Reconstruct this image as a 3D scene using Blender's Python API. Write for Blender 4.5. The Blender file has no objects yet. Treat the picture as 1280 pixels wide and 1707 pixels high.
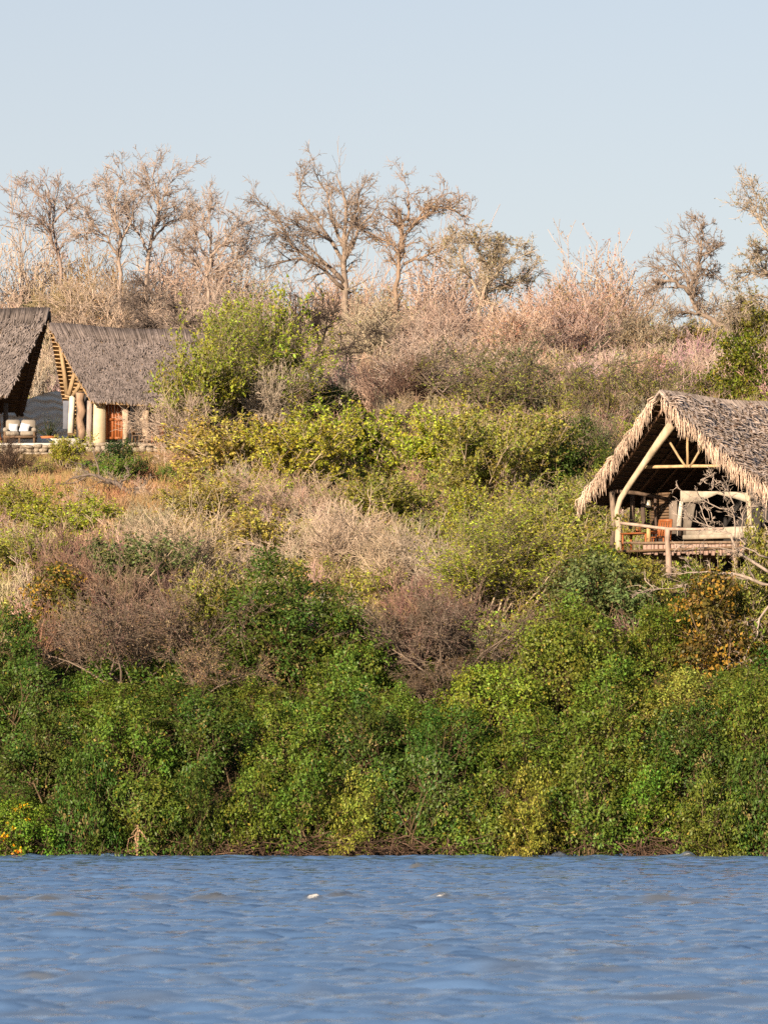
import bpy, math, random
import numpy as np
from mathutils import Vector, Matrix

sc = bpy.context.scene
COL = sc.collection
D2R = math.radians

# ------------------------------------------------------------------ camera
FPX = 8250.0          # focal length in photograph pixels (1280 wide)
CAMH = 2.0            # eye height above the river
PITCH = math.atan(464.5 / FPX)
cam = bpy.data.cameras.new('camera')
cam.sensor_fit = 'HORIZONTAL'
cam.sensor_width = 24.0
cam.lens = 24.0 * FPX / 1280.0
cam.clip_start = 0.5
cam.clip_end = 9000
cam.dof.use_dof = True
cam.dof.focus_distance = 178
cam.dof.aperture_fstop = 4.0
camo = bpy.data.objects.new('camera', cam)
COL.objects.link(camo)
camo.location = (0, 0, CAMH)
camo.rotation_euler = (math.pi / 2 + PITCH, 0, 0)
sc.camera = camo

# ------------------------------------------------------------------ light
SUN_AZ = 180 + 27     # clockwise from +Y (the view direction): behind the camera, from the left
SUN_EL = 17
world = bpy.data.worlds.new('World')
sc.world = world
world.use_nodes = True
nt = world.node_tree
bg = nt.nodes['Background']
sky = nt.nodes.new('ShaderNodeTexSky')
sky.sky_type = 'NISHITA'
sky.sun_disc = False
sky.sun_elevation = D2R(SUN_EL)
sky.sun_rotation = D2R(SUN_AZ)
sky.air_density = 1.0
sky.dust_density = 0.6
sky.ozone_density = 1.6
mixn = nt.nodes.new('ShaderNodeMixRGB')
mixn.inputs[2].default_value = (5.4, 4.9, 4.95, 1)   # pale dry season haze towards the horizon
tcw = nt.nodes.new('ShaderNodeTexCoord'); sxyz = nt.nodes.new('ShaderNodeSeparateXYZ'); nt.links.new(tcw.outputs['Generated'], sxyz.inputs[0])
rmp = nt.nodes.new('ShaderNodeMapRange'); rmp.interpolation_type = 'SMOOTHSTEP'
rmp.inputs['From Min'].default_value = 0.0; rmp.inputs['From Max'].default_value = 0.5; rmp.inputs['To Min'].default_value = .62; rmp.inputs['To Max'].default_value = 0.0
nt.links.new(sxyz.outputs[2], rmp.inputs[0]); nt.links.new(rmp.outputs[0], mixn.inputs[0])
nt.links.new(sky.outputs[0], mixn.inputs[1])
nt.links.new(mixn.outputs[0], bg.inputs['Color'])
bg.inputs['Strength'].default_value = 0.064

sun = bpy.data.lights.new('sun', 'SUN')
sun.energy = 5.0
sun.angle = D2R(0.55)
sun.color = (1.0, 0.80, 0.58)
suno = bpy.data.objects.new('sun', sun)
COL.objects.link(suno)
SD = Vector((math.sin(D2R(SUN_AZ)) * math.cos(D2R(SUN_EL)), math.cos(D2R(SUN_AZ)) * math.cos(D2R(SUN_EL)), math.sin(D2R(SUN_EL))))
suno.rotation_euler = SD.to_track_quat('Z', 'Y').to_euler()
suno.location = (-60, -40, 80)

vs = sc.view_settings
vs.view_transform = 'Standard'
vs.look = 'None'
vs.exposure = 1.1
vs.gamma = 1.0
vs.use_curve_mapping = False
sc.render.engine = 'CYCLES'
cy = sc.cycles
cy.max_bounces = 5
cy.diffuse_bounces = 3
cy.glossy_bounces = 2
cy.transmission_bounces = 3
cy.transparent_max_bounces = 4
cy.caustics_reflective = False
cy.caustics_refractive = False
cy.use_denoising = False

# ------------------------------------------------------------------ photo pixel -> place in the world
_cp, _sp = math.cos(PITCH), math.sin(PITCH)
def ray(px, py):
    """direction through a photograph pixel, scaled so that its Y is 1"""
    u = (px - 640.0) / FPX
    v = (853.5 - py) / FPX
    y = _cp - v * _sp
    z = _sp + v * _cp
    return u / y, z / y
def P(px, py, d):
    a, b = ray(px, py)
    return Vector((a * d, d, CAMH + b * d))

# ------------------------------------------------------------------ terrain height
_prof = np.array([(-400, -3), (140, -2.5), (150.5, -.35), (151.2, .35), (152.2, 1.4), (154, 2.5), (160, 4.8), (166, 6.6), (172, 8.0), (190, 11.0),
                  (214, 15.2), (224, 17.3), (245, 21.5), (262, 24.6), (285, 26.3), (330, 27.0), (600, 30), (3000, 40)], float)
_plat = np.array([(-400, -3), (140, -2.5), (150.5, -.35), (151.2, .35), (152.2, 1.4), (154, 2.5), (160, 4.8), (172, 8.0), (190, 11.0), (214, 15.3),
                  (220.4, 16.75), (222.3, 17.45), (223, 17.5), (246, 17.6), (249, 18.8), (256, 22.4), (266, 24.9), (285, 26.3), (330, 27), (600, 30), (3000, 40)], float)
def ground(x, y):
    x = np.asarray(x, float); y = np.asarray(y, float)
    a = np.interp(y, _prof[:, 0], _prof[:, 1])
    b = np.interp(y, _plat[:, 0], _plat[:, 1])
    t = np.clip((-5.5 - x) / 3.0, 0, 1); t = t * t * (3 - 2 * t)
    z = a * (1 - t) + b * t
    n = .28 * np.sin(x * .55 + y * .21) * np.sin(y * .37 - x * .13 + 1.3) + .12 * np.sin(x * 1.7 + 2) * np.sin(y * 1.3 + x * .4)
    amp = np.clip((y - 152) / 6, 0, 1) * (1 - t * np.clip((y - 216) / 4, 0, 1) * np.clip((250 - y) / 4, 0, 1))
    right = np.clip((x - 150) / 200, 0, 1)
    return z + n * amp
def hit(px, py):
    """distance at which the sight line through a pixel meets the hillside"""
    a, b = ray(px, py)
    d = np.arange(150.2, 330, .25)
    z = CAMH + b * d
    g = ground(a * d, d)
    k = np.nonzero(g >= z)[0]
    return float(d[k[0]]) if len(k) else 300.0

# ------------------------------------------------------------------ object helpers
def link(o, parent=None):
    COL.objects.link(o)
    if parent is not None:
        o.parent = parent
    return o
def tag(o, label=None, cat=None, group=None, kind=None):
    if label: o['label'] = label
    if cat: o['category'] = cat
    if group: o['group'] = group
    if kind: o['kind'] = kind
    return o
def empty(name, loc=(0, 0, 0), rz=0.0, label=None, cat=None, group=None):
    o = bpy.data.objects.new(name, None)
    o.empty_display_size = .2
    o.location = loc
    o.rotation_euler = (0, 0, rz)
    COL.objects.link(o)
    return tag(o, label, cat, group)

class MB:
    """collects geometry as numpy arrays and links it as one mesh"""
    def __init__(s):
        s.v = []; s.q = []; s.t = []; s.var = []; s.tint = []; s.n = 0
    def add(s, v, q=None, t=None, var=None, tint=None):
        v = np.asarray(v, float).reshape(-1, 3)
        if q is not None and len(q): s.q.append(np.asarray(q, np.int64).reshape(-1, 4) + s.n)
        if t is not None and len(t): s.t.append(np.asarray(t, np.int64).reshape(-1, 3) + s.n)
        if var is None: var = np.full((len(v), 3), .5)
        var = np.asarray(var, float)
        if var.ndim == 1: var = np.tile(var, (len(v), 1))
        s.var.append(var)
        if tint is not None:
            tint = np.asarray(tint, float)
            if tint.ndim == 1: tint = np.tile(tint, (len(v), 1))
            s.tint.append(tint)
        s.v.append(v); s.n += len(v)
        return s
    def arrays(s):
        V = np.concatenate(s.v) if s.v else np.zeros((0, 3))
        Q = np.concatenate(s.q) if s.q else np.zeros((0, 4), np.int64)
        T = np.concatenate(s.t) if s.t else np.zeros((0, 3), np.int64)
        return V, Q, T, np.concatenate(s.var)
    def mesh(s, name, mat, smooth=False):
        V, Q, T, var = s.arrays()
        me = bpy.data.meshes.new(name)
        me.vertices.add(len(V)); me.vertices.foreach_set('co', V.astype(np.float32).ravel())
        loops = np.concatenate([Q.ravel(), T.ravel()]).astype(np.int32)
        nq, ntr = len(Q), len(T)
        me.loops.add(len(loops)); me.loops.foreach_set('vertex_index', loops)
        me.polygons.add(nq + ntr)
        st = np.concatenate([np.arange(nq) * 4, nq * 4 + np.arange(ntr) * 3]).astype(np.int32)
        me.polygons.foreach_set('loop_start', st)
        if smooth: me.polygons.foreach_set('use_smooth', np.ones(nq + ntr, bool))
        me.update(calc_edges=True)
        a = me.attributes.new('var', 'FLOAT_COLOR', 'POINT')
        a.data.foreach_set('color', np.concatenate([var, np.ones((len(V), 1))], 1).astype(np.float32).ravel())
        if s.tint:
            tt = np.concatenate(s.tint)
            a = me.attributes.new('tint', 'FLOAT_COLOR', 'POINT')
            a.data.foreach_set('color', np.concatenate([tt, np.ones((len(V), 1))], 1).astype(np.float32).ravel())
        me.materials.append(mat)
        return me
    def build(s, name, mat, parent=None, color=None, smooth=False):
        o = bpy.data.objects.new(name, s.mesh(name, mat, smooth))
        if color is not None: o.color = (*color, 1)
        return link(o, parent)
    # ---- simple solids
    def box(s, c, size, rot=None, var=None, bev=0.0):
        """chamfered box"""
        sx, sy, sz = np.array(size, float) / 2
        b = min(bev, sx * .9, sy * .9, sz * .9)
        if b <= 0:
            v = np.array([(x, y, z) for z in (-sz, sz) for y in (-sy, sy) for x in (-sx, sx)])
            q = [(0, 2, 3, 1), (4, 5, 7, 6), (0, 1, 5, 4), (2, 6, 7, 3), (0, 4, 6, 2), (1, 3, 7, 5)]
        else:
            v = []
            for z, k in ((-sz, b), (-sz + b, 0), (sz - b, 0), (sz, b)):
                x, y = sx - k, sy - k
                v += [(-x, -y, z), (x, -y, z), (x, y, z), (-x, y, z)]
            v = np.array(v); q = [(3, 2, 1, 0), (12, 13, 14, 15)]
            for i in range(3):
                for j in range(4):
                    q.append((i * 4 + j, i * 4 + (j + 1) % 4, i * 4 + 4 + (j + 1) % 4, i * 4 + 4 + j))
        if rot is not None: v = v @ np.array(rot.to_3x3() if hasattr(rot, 'to_3x3') else rot).T
        return s.add(v + np.array(c, float), q, var=var)
    def beam(s, a, b, w, h, up=(0, 0, 1), var=None, bev=0.0):
        a = Vector(a); b = Vector(b); d = b - a
        z = Vector(up); y = d.normalized(); x = y.cross(z)
        if x.length < 1e-4: x = Vector((1, 0, 0))
        x.normalize(); z = x.cross(y)
        R = Matrix((x, y, z)).transposed()
        return s.box((a + b) / 2, (w, d.length, h), R, var, bev)
    def tube(s, pts, rad, n=8, var=None, cap=True):
        P_ = np.array([tuple(p) for p in pts], float)
        R_ = np.broadcast_to(np.asarray(rad, float), (len(P_),))
        V, Q = tubes(P_[None], R_[None], n)
        s.add(V, Q, var=var)
        if cap:
            k = len(P_); base = s.n - k * n
            c0 = np.concatenate([[P_[0]], [P_[-1]]])
            i0 = s.n - base
            T = [(k * n, (j + 1) % n, j) for j in range(n)] + [(k * n + 1, (k - 1) * n + j, (k - 1) * n + (j + 1) % n) for j in range(n)]
            s.v.append(c0); s.var.append(np.tile(np.asarray(var if var is not None else (.5, .5, .5), float), (2, 1)))
            s.t.append(np.array(T, np.int64) + base); s.n += 2
        return s

def norm(a):
    return a / np.maximum(np.linalg.norm(a, axis=-1, keepdims=True), 1e-9)

def tubes(PL, R, n=3):
    """(M,k,3) polylines and (M,k) radii -> tube vertices and quads"""
    M, k, _ = PL.shape
    T = np.empty_like(PL)
    T[:, 1:-1] = PL[:, 2:] - PL[:, :-2]; T[:, 0] = PL[:, 1] - PL[:, 0]; T[:, -1] = PL[:, -1] - PL[:, -2]
    T = norm(T)
    main = norm(PL[:, -1] - PL[:, 0])
    ref = np.where(np.abs(main[:, 2:3]) < .8, np.array([[0, 0, 1.]]), np.array([[1., 0, 0]]))[:, None]
    A = norm(np.cross(T, ref)); B = np.cross(T, A)
    ang = np.arange(n) * 2 * math.pi / n
    V = PL[:, :, None] + R[:, :, None, None] * (A[:, :, None] * np.cos(ang)[None, None, :, None] + B[:, :, None] * np.sin(ang)[None, None, :, None])
    base = (np.arange(M) * k * n)[:, None, None]
    i = np.arange(k - 1)[None, :, None] * n
    j = np.arange(n)[None, None, :]; j2 = (j + 1) % n
    Q = np.stack([base + i + j, base + i + j2, base + i + n + j2, base + i + n + j], -1)
    return V.reshape(-1, 3), Q.reshape(-1, 4)

def polylines(rng, base, d, length, k, jit, up, r0, r1):
    """curved polylines from base points"""
    M = len(base)
    PL = np.empty((M, k, 3)); PL[:, 0] = base
    d = norm(d); step = (length / (k - 1))[:, None]
    for i in range(1, k):
        d = norm(d + rng.normal(0, jit, (M, 3)) + np.array([0, 0, up]))
        PL[:, i] = PL[:, i - 1] + d * step
    t = np.linspace(0, 1, k)[None]
    return PL, np.asarray(r0).reshape(-1, 1) * (1 - t) + np.asarray(r1).reshape(-1, 1) * t

def sprout(rng, PL, R, n, k, lrange, ang, jit, up, tmin=.25, rmul=.6, r1=.006, rel=True, tmax=1.0, cap=99.):
    """n children per parent polyline"""
    M, K, _ = PL.shape
    par = np.repeat(np.arange(M), n)
    t = rng.uniform(tmin, tmax, len(par)) * (K - 1)
    i = np.minimum(t.astype(int), K - 2); f = (t - i)[:, None]
    p = PL[par, i] * (1 - f) + PL[par, i + 1] * f
    r = R[par, i] * (1 - f[:, 0]) + R[par, i + 1] * f[:, 0]
    d = norm(PL[par, i + 1] - PL[par, i])
    q = norm(np.cross(d, rng.normal(size=d.shape)))
    a = rng.normal(ang, .26, len(par))[:, None]
    d = d * np.cos(a) + q * np.sin(a)
    L = rng.uniform(*lrange, len(par))
    if rel:
        L = L * np.minimum(np.linalg.norm(PL[par, -1] - PL[par, 0], axis=1), cap)
    r0 = np.maximum(r * rmul, r1)
    return polylines(rng, p, d, L, k, jit, up, r0, np.full(len(par), r1))

def leaf_quads(rng, p, n, size, aspect=.5, droop=.25, spread=.8, clump=None):
    """folded four-point leaves at p with outward directions n"""
    N = len(p)
    nn = norm(n + rng.normal(0, spread, (N, 3)))
    t = norm(np.cross(nn, rng.normal(size=(N, 3))) + n * .35 - np.array([0, 0, droop]))
    s = norm(np.cross(t, nn))
    l = (size * rng.uniform(.6, 1.25, N))[:, None]; w = l * aspect * .5
    fold = nn * l * .10
    V = np.stack([p, p + t * l * .45 + s * w - fold, p + t * l, p + t * l * .45 - s * w - fold], 1)
    Q = (np.arange(N)[:, None] * 4 + np.arange(4)[None])
    var = np.empty((N, 4, 3)); var[..., 0] = rng.uniform(0, 1, N)[:, None]
    var[..., 1] = (clump if clump is not None else rng.uniform(0, 1, N))[:, None]
    var[..., 2] = 0
    return V.reshape(-1, 3), Q, var.reshape(-1, 3)

# ------------------------------------------------------------------ materials
def mat(name):
    m = bpy.data.materials.new(name); m.use_nodes = True
    t = m.node_tree; t.nodes.clear()
    out = t.nodes.new('ShaderNodeOutputMaterial')
    return m, t, out
def N(t, typ, **kw):
    n = t.nodes.new(typ)
    for k, v in kw.items():
        if k.startswith('i_'):
            n.inputs[int(k[2:])].default_value = v
        else: setattr(n, k, v)
    return n
def tint_source(t, attr):
    if attr:
        return N(t, 'ShaderNodeAttribute', attribute_name='tint', attribute_type='INSTANCER').outputs['Color']
    return N(t, 'ShaderNodeObjectInfo').outputs['Color']
def math_(t, op, a, b):
    n = N(t, 'ShaderNodeMath', operation=op)
    for i, x in enumerate((a, b)):
        if isinstance(x, (int, float)): n.inputs[i].default_value = x
        else: t.links.new(x, n.inputs[i])
    return n.outputs[0]

def leaf_material(name, attr=False, yellow=(.30, .21, .035), yfrac=.983, trans=.26, clumped=False):
    m, t, out = mat(name)
    va = N(t, 'ShaderNodeAttribute', attribute_name='var')
    sep = N(t, 'ShaderNodeSeparateColor'); t.links.new(va.outputs['Color'], sep.inputs[0])
    col = tint_source(t, attr)
    hs = N(t, 'ShaderNodeHueSaturation')
    t.links.new(col, hs.inputs['Color'])
    t.links.new(math_(t, 'ADD', math_(t, 'MULTIPLY', sep.outputs[1], .11), .445), hs.inputs['Hue'])
    v = math_(t, 'ADD', math_(t, 'MULTIPLY', sep.outputs[0], .86), .32)
    v = math_(t, 'MULTIPLY', v, math_(t, 'ADD', math_(t, 'MULTIPLY', sep.outputs[1], .5), .75))
    t.links.new(v, hs.inputs['Value'])
    mx = N(t, 'ShaderNodeMixRGB'); mx.inputs[2].default_value = (*yellow, 1)
    t.links.new(hs.outputs[0], mx.inputs[1])
    pick = math_(t, 'ADD', math_(t, 'MULTIPLY', sep.outputs[1], .65), math_(t, 'MULTIPLY', sep.outputs[0], .35)) if clumped else sep.outputs[0]
    t.links.new(math_(t, 'MULTIPLY', math_(t, 'GREATER_THAN', pick, yfrac), .8), mx.inputs[0])
    md = N(t, 'ShaderNodeMixRGB'); md.inputs[2].default_value = (.30, .20, .09, 1)      # whole sprays that have dried out
    t.links.new(mx.outputs[0], md.inputs[1]); t.links.new(math_(t, 'MULTIPLY', math_(t, 'GREATER_THAN', sep.outputs[1], .885), .7), md.inputs[0])
    mx = md
    df = N(t, 'ShaderNodeBsdfDiffuse'); t.links.new(mx.outputs[0], df.inputs[0])
    tr = N(t, 'ShaderNodeBsdfTranslucent'); t.links.new(mx.outputs[0], tr.inputs[0])
    ms = N(t, 'ShaderNodeMixShader', i_0=trans); t.links.new(df.outputs[0], ms.inputs[1]); t.links.new(tr.outputs[0], ms.inputs[2])
    gl = N(t, 'ShaderNodeBsdfGlossy'); gl.inputs['Color'].default_value = (.9, .9, .9, 1); gl.inputs['Roughness'].default_value = .45
    m2 = N(t, 'ShaderNodeMixShader', i_0=.012); t.links.new(ms.outputs[0], m2.inputs[1]); t.links.new(gl.outputs[0], m2.inputs[2])
    t.links.new(m2.outputs[0], out.inputs[0])
    return m

def bark_material(name, attr=False, noise=6.0, rough=1.0):
    m, t, out = mat(name)
    va = N(t, 'ShaderNodeAttribute', attribute_name='var')
    sep = N(t, 'ShaderNodeSeparateColor'); t.links.new(va.outputs['Color'], sep.inputs[0])
    tc = N(t, 'ShaderNodeTexCoord')
    mp = N(t, 'ShaderNodeMapping'); mp.inputs['Scale'].default_value = (1, 1, .35); t.links.new(tc.outputs['Object'], mp.inputs[0])
    nz = N(t, 'ShaderNodeTexNoise'); nz.inputs['Scale'].default_value = noise; nz.inputs['Detail'].default_value = 5
    t.links.new(mp.outputs[0], nz.inputs['Vector'])
    hs = N(t, 'ShaderNodeHueSaturation'); t.links.new(tint_source(t, attr), hs.inputs['Color'])
    v = math_(t, 'ADD', math_(t, 'MULTIPLY', sep.outputs[0], .56), .28)
    v = math_(t, 'ADD', v, math_(t, 'MULTIPLY', math_(t, 'SUBTRACT', nz.outputs[0], .32), 1.2))
    t.links.new(math_(t, 'SUBTRACT', v, 0.0), hs.inputs['Value'])
    bs = N(t, 'ShaderNodeBsdfDiffuse'); t.links.new(hs.outputs[0], bs.inputs[0])
    bp = N(t, 'ShaderNodeBump', i_0=.5); bp.inputs['Distance'].default_value = .02
    t.links.new(nz.outputs[0], bp.inputs['Height']); t.links.new(bp.outputs[0], bs.inputs['Normal'])
    t.links.new(bs.outputs[0], out.inputs[0])
    return m

def plain(name, c1, c2, scale=4, stretch=(1, 1, 1), rough=.8, bump=.3, dist=.02, spec=.2):
    """two-tone weathered surface in object space"""
    m, t, out = mat(name)
    tc = N(t, 'ShaderNodeTexCoord'); mp = N(t, 'ShaderNodeMapping'); mp.inputs['Scale'].default_value = stretch
    t.links.new(tc.outputs['Object'], mp.inputs[0])
    nz = N(t, 'ShaderNodeTexNoise'); nz.inputs['Scale'].default_value = scale; nz.inputs['Detail'].default_value = 6; nz.inputs['Roughness'].default_value = .65
    t.links.new(mp.outputs[0], nz.inputs['Vector'])
    cr = N(t, 'ShaderNodeValToRGB'); cr.color_ramp.elements[0].position = .32; cr.color_ramp.elements[1].position = .68
    cr.color_ramp.elements[0].color = (*c1, 1); cr.color_ramp.elements[1].color = (*c2, 1)
    t.links.new(nz.outputs[0], cr.inputs[0])
    bs = N(t, 'ShaderNodeBsdfPrincipled'); bs.inputs['Roughness'].default_value = rough; bs.inputs['Specular IOR Level'].default_value = spec
    t.links.new(cr.outputs[0], bs.inputs['Base Color'])
    bp = N(t, 'ShaderNodeBump', i_0=bump); bp.inputs['Distance'].default_value = dist
    t.links.new(nz.outputs[0], bp.inputs['Height']); t.links.new(bp.outputs[0], bs.inputs['Normal'])
    t.links.new(bs.outputs[0], out.inputs[0])
    return m

M_LEAF = leaf_material('leaf')
M_LEAFA = leaf_material('leaf_scatter', True)
M_AUT = leaf_material('leaf_turning', yellow=(.40, .22, .035), yfrac=.60, clumped=True)
M_BARK = bark_material('bark')
M_BARKA = bark_material('bark_scatter', True)
M_WOOD = bark_material('timber', noise=9)
# ------------------------------------------------------------------ ground and river
def sheet(xs, ys, zf):
    X, Y = np.meshgrid(xs, ys)
    V = np.stack([X, Y, zf(X, Y)], -1).reshape(-1, 3)
    nx = len(xs); i = np.arange(len(ys) - 1)[:, None] * nx; j = np.arange(nx - 1)[None]
    Q = np.stack([i + j, i + j + 1, i + j + nx + 1, i + j + nx], -1).reshape(-1, 4)
    return V, Q

m_ground, t_, o_ = mat('dry_earth')
tc = N(t_, 'ShaderNodeTexCoord')
nz = N(t_, 'ShaderNodeTexNoise'); nz.inputs['Scale'].default_value = .35; nz.inputs['Detail'].default_value = 8; nz.inputs['Roughness'].default_value = .7
t_.links.new(tc.outputs['Object'], nz.inputs['Vector'])
cr = N(t_, 'ShaderNodeValToRGB')
e = cr.color_ramp.elements; e[0].position = .3; e[0].color = (.11, .09, .04, 1); e[1].position = .7; e[1].color = (.27, .165, .09, 1)
e2 = cr.color_ramp.elements.new(.5); e2.color = (.2, .14, .07, 1)
t_.links.new(nz.outputs[0], cr.inputs[0])
sz = N(t_, 'ShaderNodeSeparateXYZ'); t_.links.new(tc.outputs['Object'], sz.inputs[0])
mr = N(t_, 'ShaderNodeMapRange'); mr.inputs['From Min'].default_value = 4; mr.inputs['From Max'].default_value = 9; t_.links.new(sz.outputs[2], mr.inputs[0])
md = N(t_, 'ShaderNodeMixRGB'); md.inputs[1].default_value = (.07, .05, .03, 1); t_.links.new(cr.outputs[0], md.inputs[2]); t_.links.new(mr.outputs[0], md.inputs[0])   # dark damp river soil low down
bs = N(t_, 'ShaderNodeBsdfDiffuse'); t_.links.new(md.outputs[0], bs.inputs[0])
n2 = N(t_, 'ShaderNodeTexNoise'); n2.inputs['Scale'].default_value = 5; n2.inputs['Detail'].default_value = 8
t_.links.new(tc.outputs['Object'], n2.inputs['Vector'])
bp = N(t_, 'ShaderNodeBump', i_0=.8); bp.inputs['Distance'].default_value = .15
t_.links.new(n2.outputs[0], bp.inputs['Height']); t_.links.new(bp.outputs[0], bs.inputs['Normal'])
t_.links.new(bs.outputs[0], o_.inputs[0])

xs = np.concatenate([[-3000, -1000, -400, -200, -100, -60], np.arange(-40, 40.1, .7), [60, 100, 200, 400, 1000, 3000]])
ys = np.concatenate([[-1500, -300, 0, 80, 130, 146, 149], np.arange(149.6, 153, .4), np.arange(153, 300, .8), [310, 330, 400, 600, 1200, 3000]])
V, Q = sheet(xs, ys, ground)
g = MB().add(V, Q).build('ground', m_ground, smooth=True)
tag(g, 'dry hillside rising from the river bank', 'hillside', kind='structure')

# ---- river: real wave relief, summed from random wave trains
def wave_tile(seed, n, size, theta, spread, k_lo, k_hi, p):
    r = np.random.default_rng(seed)
    k = np.fft.fftfreq(n, size / n) * 2 * math.pi
    KX, KY = np.meshgrid(k, k); K = np.hypot(KX, KY); K[0, 0] = 1e9
    ang = np.arctan2(KY, KX) - theta
    A = np.where((K > k_lo * .6) & (K < k_hi), K ** -p * np.exp(-(k_lo / K) ** 2), 0) * np.abs(np.cos(ang)) ** spread
    h = np.fft.ifft2(A * (r.normal(size=A.shape) + 1j * r.normal(size=A.shape))).real
    return h / h.std()
def sample(tile, size, X, Y):
    n = len(tile); u = (X / size * n) % n; v = (Y / size * n) % n
    i = np.floor(u).astype(int) % n; j = np.floor(v).astype(int) % n; a = u - np.floor(u); b = v - np.floor(v); i2 = (i + 1) % n; j2 = (j + 1) % n
    return (tile[j, i] * (1 - a) + tile[j, i2] * a) * (1 - b) + (tile[j2, i] * (1 - a) + tile[j2, i2] * a) * b
T1 = wave_tile(3, 512, 61.0, math.pi / 2 - .12, 6, 2 * math.pi / 1.15, 2 * math.pi / .26, 2.1)
T2 = wave_tile(8, 512, 47.0, math.pi / 2 + .4, 2.5, 2 * math.pi / .7, 2 * math.pi / .22, 2.0)
T3 = wave_tile(12, 256, 83.0, math.pi / 2, 2, 2 * math.pi / 14, 2 * math.pi / 3, 2.2)
# breaking crests seen on the water: photo x, photo y, half width in px, height, foam
CREST = [(12, 1502, 40, .13, 0), (88, 1504, 45, .14, 0), (190, 1517, 62, .15, 0), (245, 1502, 35, .15, 0), (110, 1530, 25, .11, 0), (375, 1503, 60, .15, 0), (480, 1501, 60, .12, .15), (524, 1503, 20, .16, 1), (580, 1499, 32, .16, 0),
         (735, 1501, 24, .17, 1), (800, 1502, 70, .17, .1), (905, 1504, 36, .14, 0), (1050, 1503, 36, .14, .1), (1105, 1505, 34, .14, .3), (1165, 1505, 30, .12, 0), (70, 1634, 34, .09, 0), (60, 1454, 16, .14, 0), (405, 1449, 18, .14, 0), (500, 1450, 22, .12, 0),
         (930, 1428, 13, .26, .9), (1145, 1430, 14, .24, .9), (862, 1427, 14, .2, .5), (760, 1428, 10, .16, .7), (945, 1456, 20, .16, .5), (1225, 1446, 18, .15, .6), (790, 1451, 40, .13, 0), (695, 1450, 10, .12, .9), (990, 1460, 60, .1, 0), (1035, 1592, 30, .08, 0),
         (1000, 1624, 60, .07, 0), (350, 1672, 130, .07, 0), (230, 1668, 60, .06, 0), (1060, 1665, 120, .07, .0), (880, 1620, 60, .06, 0), (560, 1550, 20, .1, 0), (960, 1500, 60, .1, 0), (300, 1450, 20, .11, 0), (150, 1447, 20, .11, 0)]
_cr = np.random.default_rng(55)
for _ in range(95):                                                    # many small muddy wavelets
    _y = 1440 + 255 * _cr.uniform() ** 1.1
    _k = (_y - 1318) / 180
    CREST.append((_cr.uniform(-20, 1300), _y, _cr.uniform(12, 42) * (.5 + .8 * _k), _cr.uniform(.03, .06), 0))
FO = {}
def water_h(X, Y):
    fade = np.clip((70 - np.abs(X)) / 40, 0, 1) * np.clip((152 - Y) / 1, 0.35, 1) * np.clip((Y - 4) / 12, 0, 1)
    gust = .75 + .35 * np.tanh(sample(T3, 83.0, X * .5 + 20, Y * .8 + 7))
    h = .029 * sample(T1, 61.0, X, Y) + .011 * sample(T2, 47.0, X, Y) * gust + .008 * sample(T3, 83.0, X, Y)
    h = h * fade
    h = h + .35 * np.clip(h, 0, 1) ** 2 * 6
    foam = np.zeros_like(h); hc = np.zeros_like(h); silt = np.clip((h - .10) / .07, 0, 1) * .35
    for px, py, hw, a, fo in CREST:
        s_ = (py - 1318.0)
        d = CAMH * FPX / s_ * (1 - .0)
        d = min(d, 149.6)
        x0 = (px - 640) / FPX * d; w = hw / FPX * d * (1.35 if fo < .6 else .9) * (1.5 if 105 < d < 140 else 1)
        yc = d + .12 * np.sin((X - x0) * 1.7 + px)
        gx = np.exp(-np.abs((X - x0) / w) ** 2.5) * np.clip(.75 + .3 * sample(T2, 47.0, X * .35, Y * .2 + px), .2, 1.3)
        dy = Y - yc
        gy = np.exp(-(dy / np.where(dy < 0, .22, .8)) ** 2)
        a = a * (.7 if d < 140 and fo >= .6 else .4 if 105 < d < 140 else .7)
        hc = np.maximum(hc, a * gx * gy); silt = np.maximum(silt, .9 * gx * np.exp(-((dy + .1) / .4) ** 2) * min(1, a / .085))
        if fo:
            foam = np.maximum(foam, fo * np.exp(-((X - x0) / (w * .9)) ** 2) * np.exp(-((dy + .06) / .26) ** 2) * np.clip(.8 + .5 * sample(T2, 47.0, X * 2.3, Y * 2.3), 0, 1))
    h = h + hc
    FO['foam'] = foam; FO['silt'] = np.clip(silt, 0, .85)
    return h
xs = np.concatenate([[-3000, -800, -300, -120, -70, -45, -32, -26, -22, -19], np.arange(-15, 15.01, .13), [19, 22, 26, 32, 45, 70, 120, 300, 800, 3000]])
ys = [-1500, -300, -60, 0, 12, 20]; y = 26.0
while y < 150.9:
    ys.append(y); y += .055 + .07 * min(1, (y - 26) / 60)
ys = np.array(ys + [151.2])
V, Q = sheet(xs, ys, water_h)
m_water, t_, o_ = mat('muddy_river_water')
va = N(t_, 'ShaderNodeAttribute', attribute_name='var'); sep = N(t_, 'ShaderNodeSeparateColor'); t_.links.new(va.outputs['Color'], sep.inputs[0])
tc = N(t_, 'ShaderNodeTexCoord')
mp = N(t_, 'ShaderNodeMapping'); mp.inputs['Scale'].default_value = (1.0, 1.5, 1); t_.links.new(tc.outputs['Object'], mp.inputs[0])
na = N(t_, 'ShaderNodeTexNoise'); na.inputs['Scale'].default_value = 3.2; na.inputs['Detail'].default_value = 4; t_.links.new(mp.outputs[0], na.inputs['Vector'])
fn = N(t_, 'ShaderNodeTexNoise'); fn.inputs['Scale'].default_value = 14; fn.inputs['Detail'].default_value = 6; fn.inputs['Roughness'].default_value = .8; t_.links.new(tc.outputs['Object'], fn.inputs['Vector'])
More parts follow.
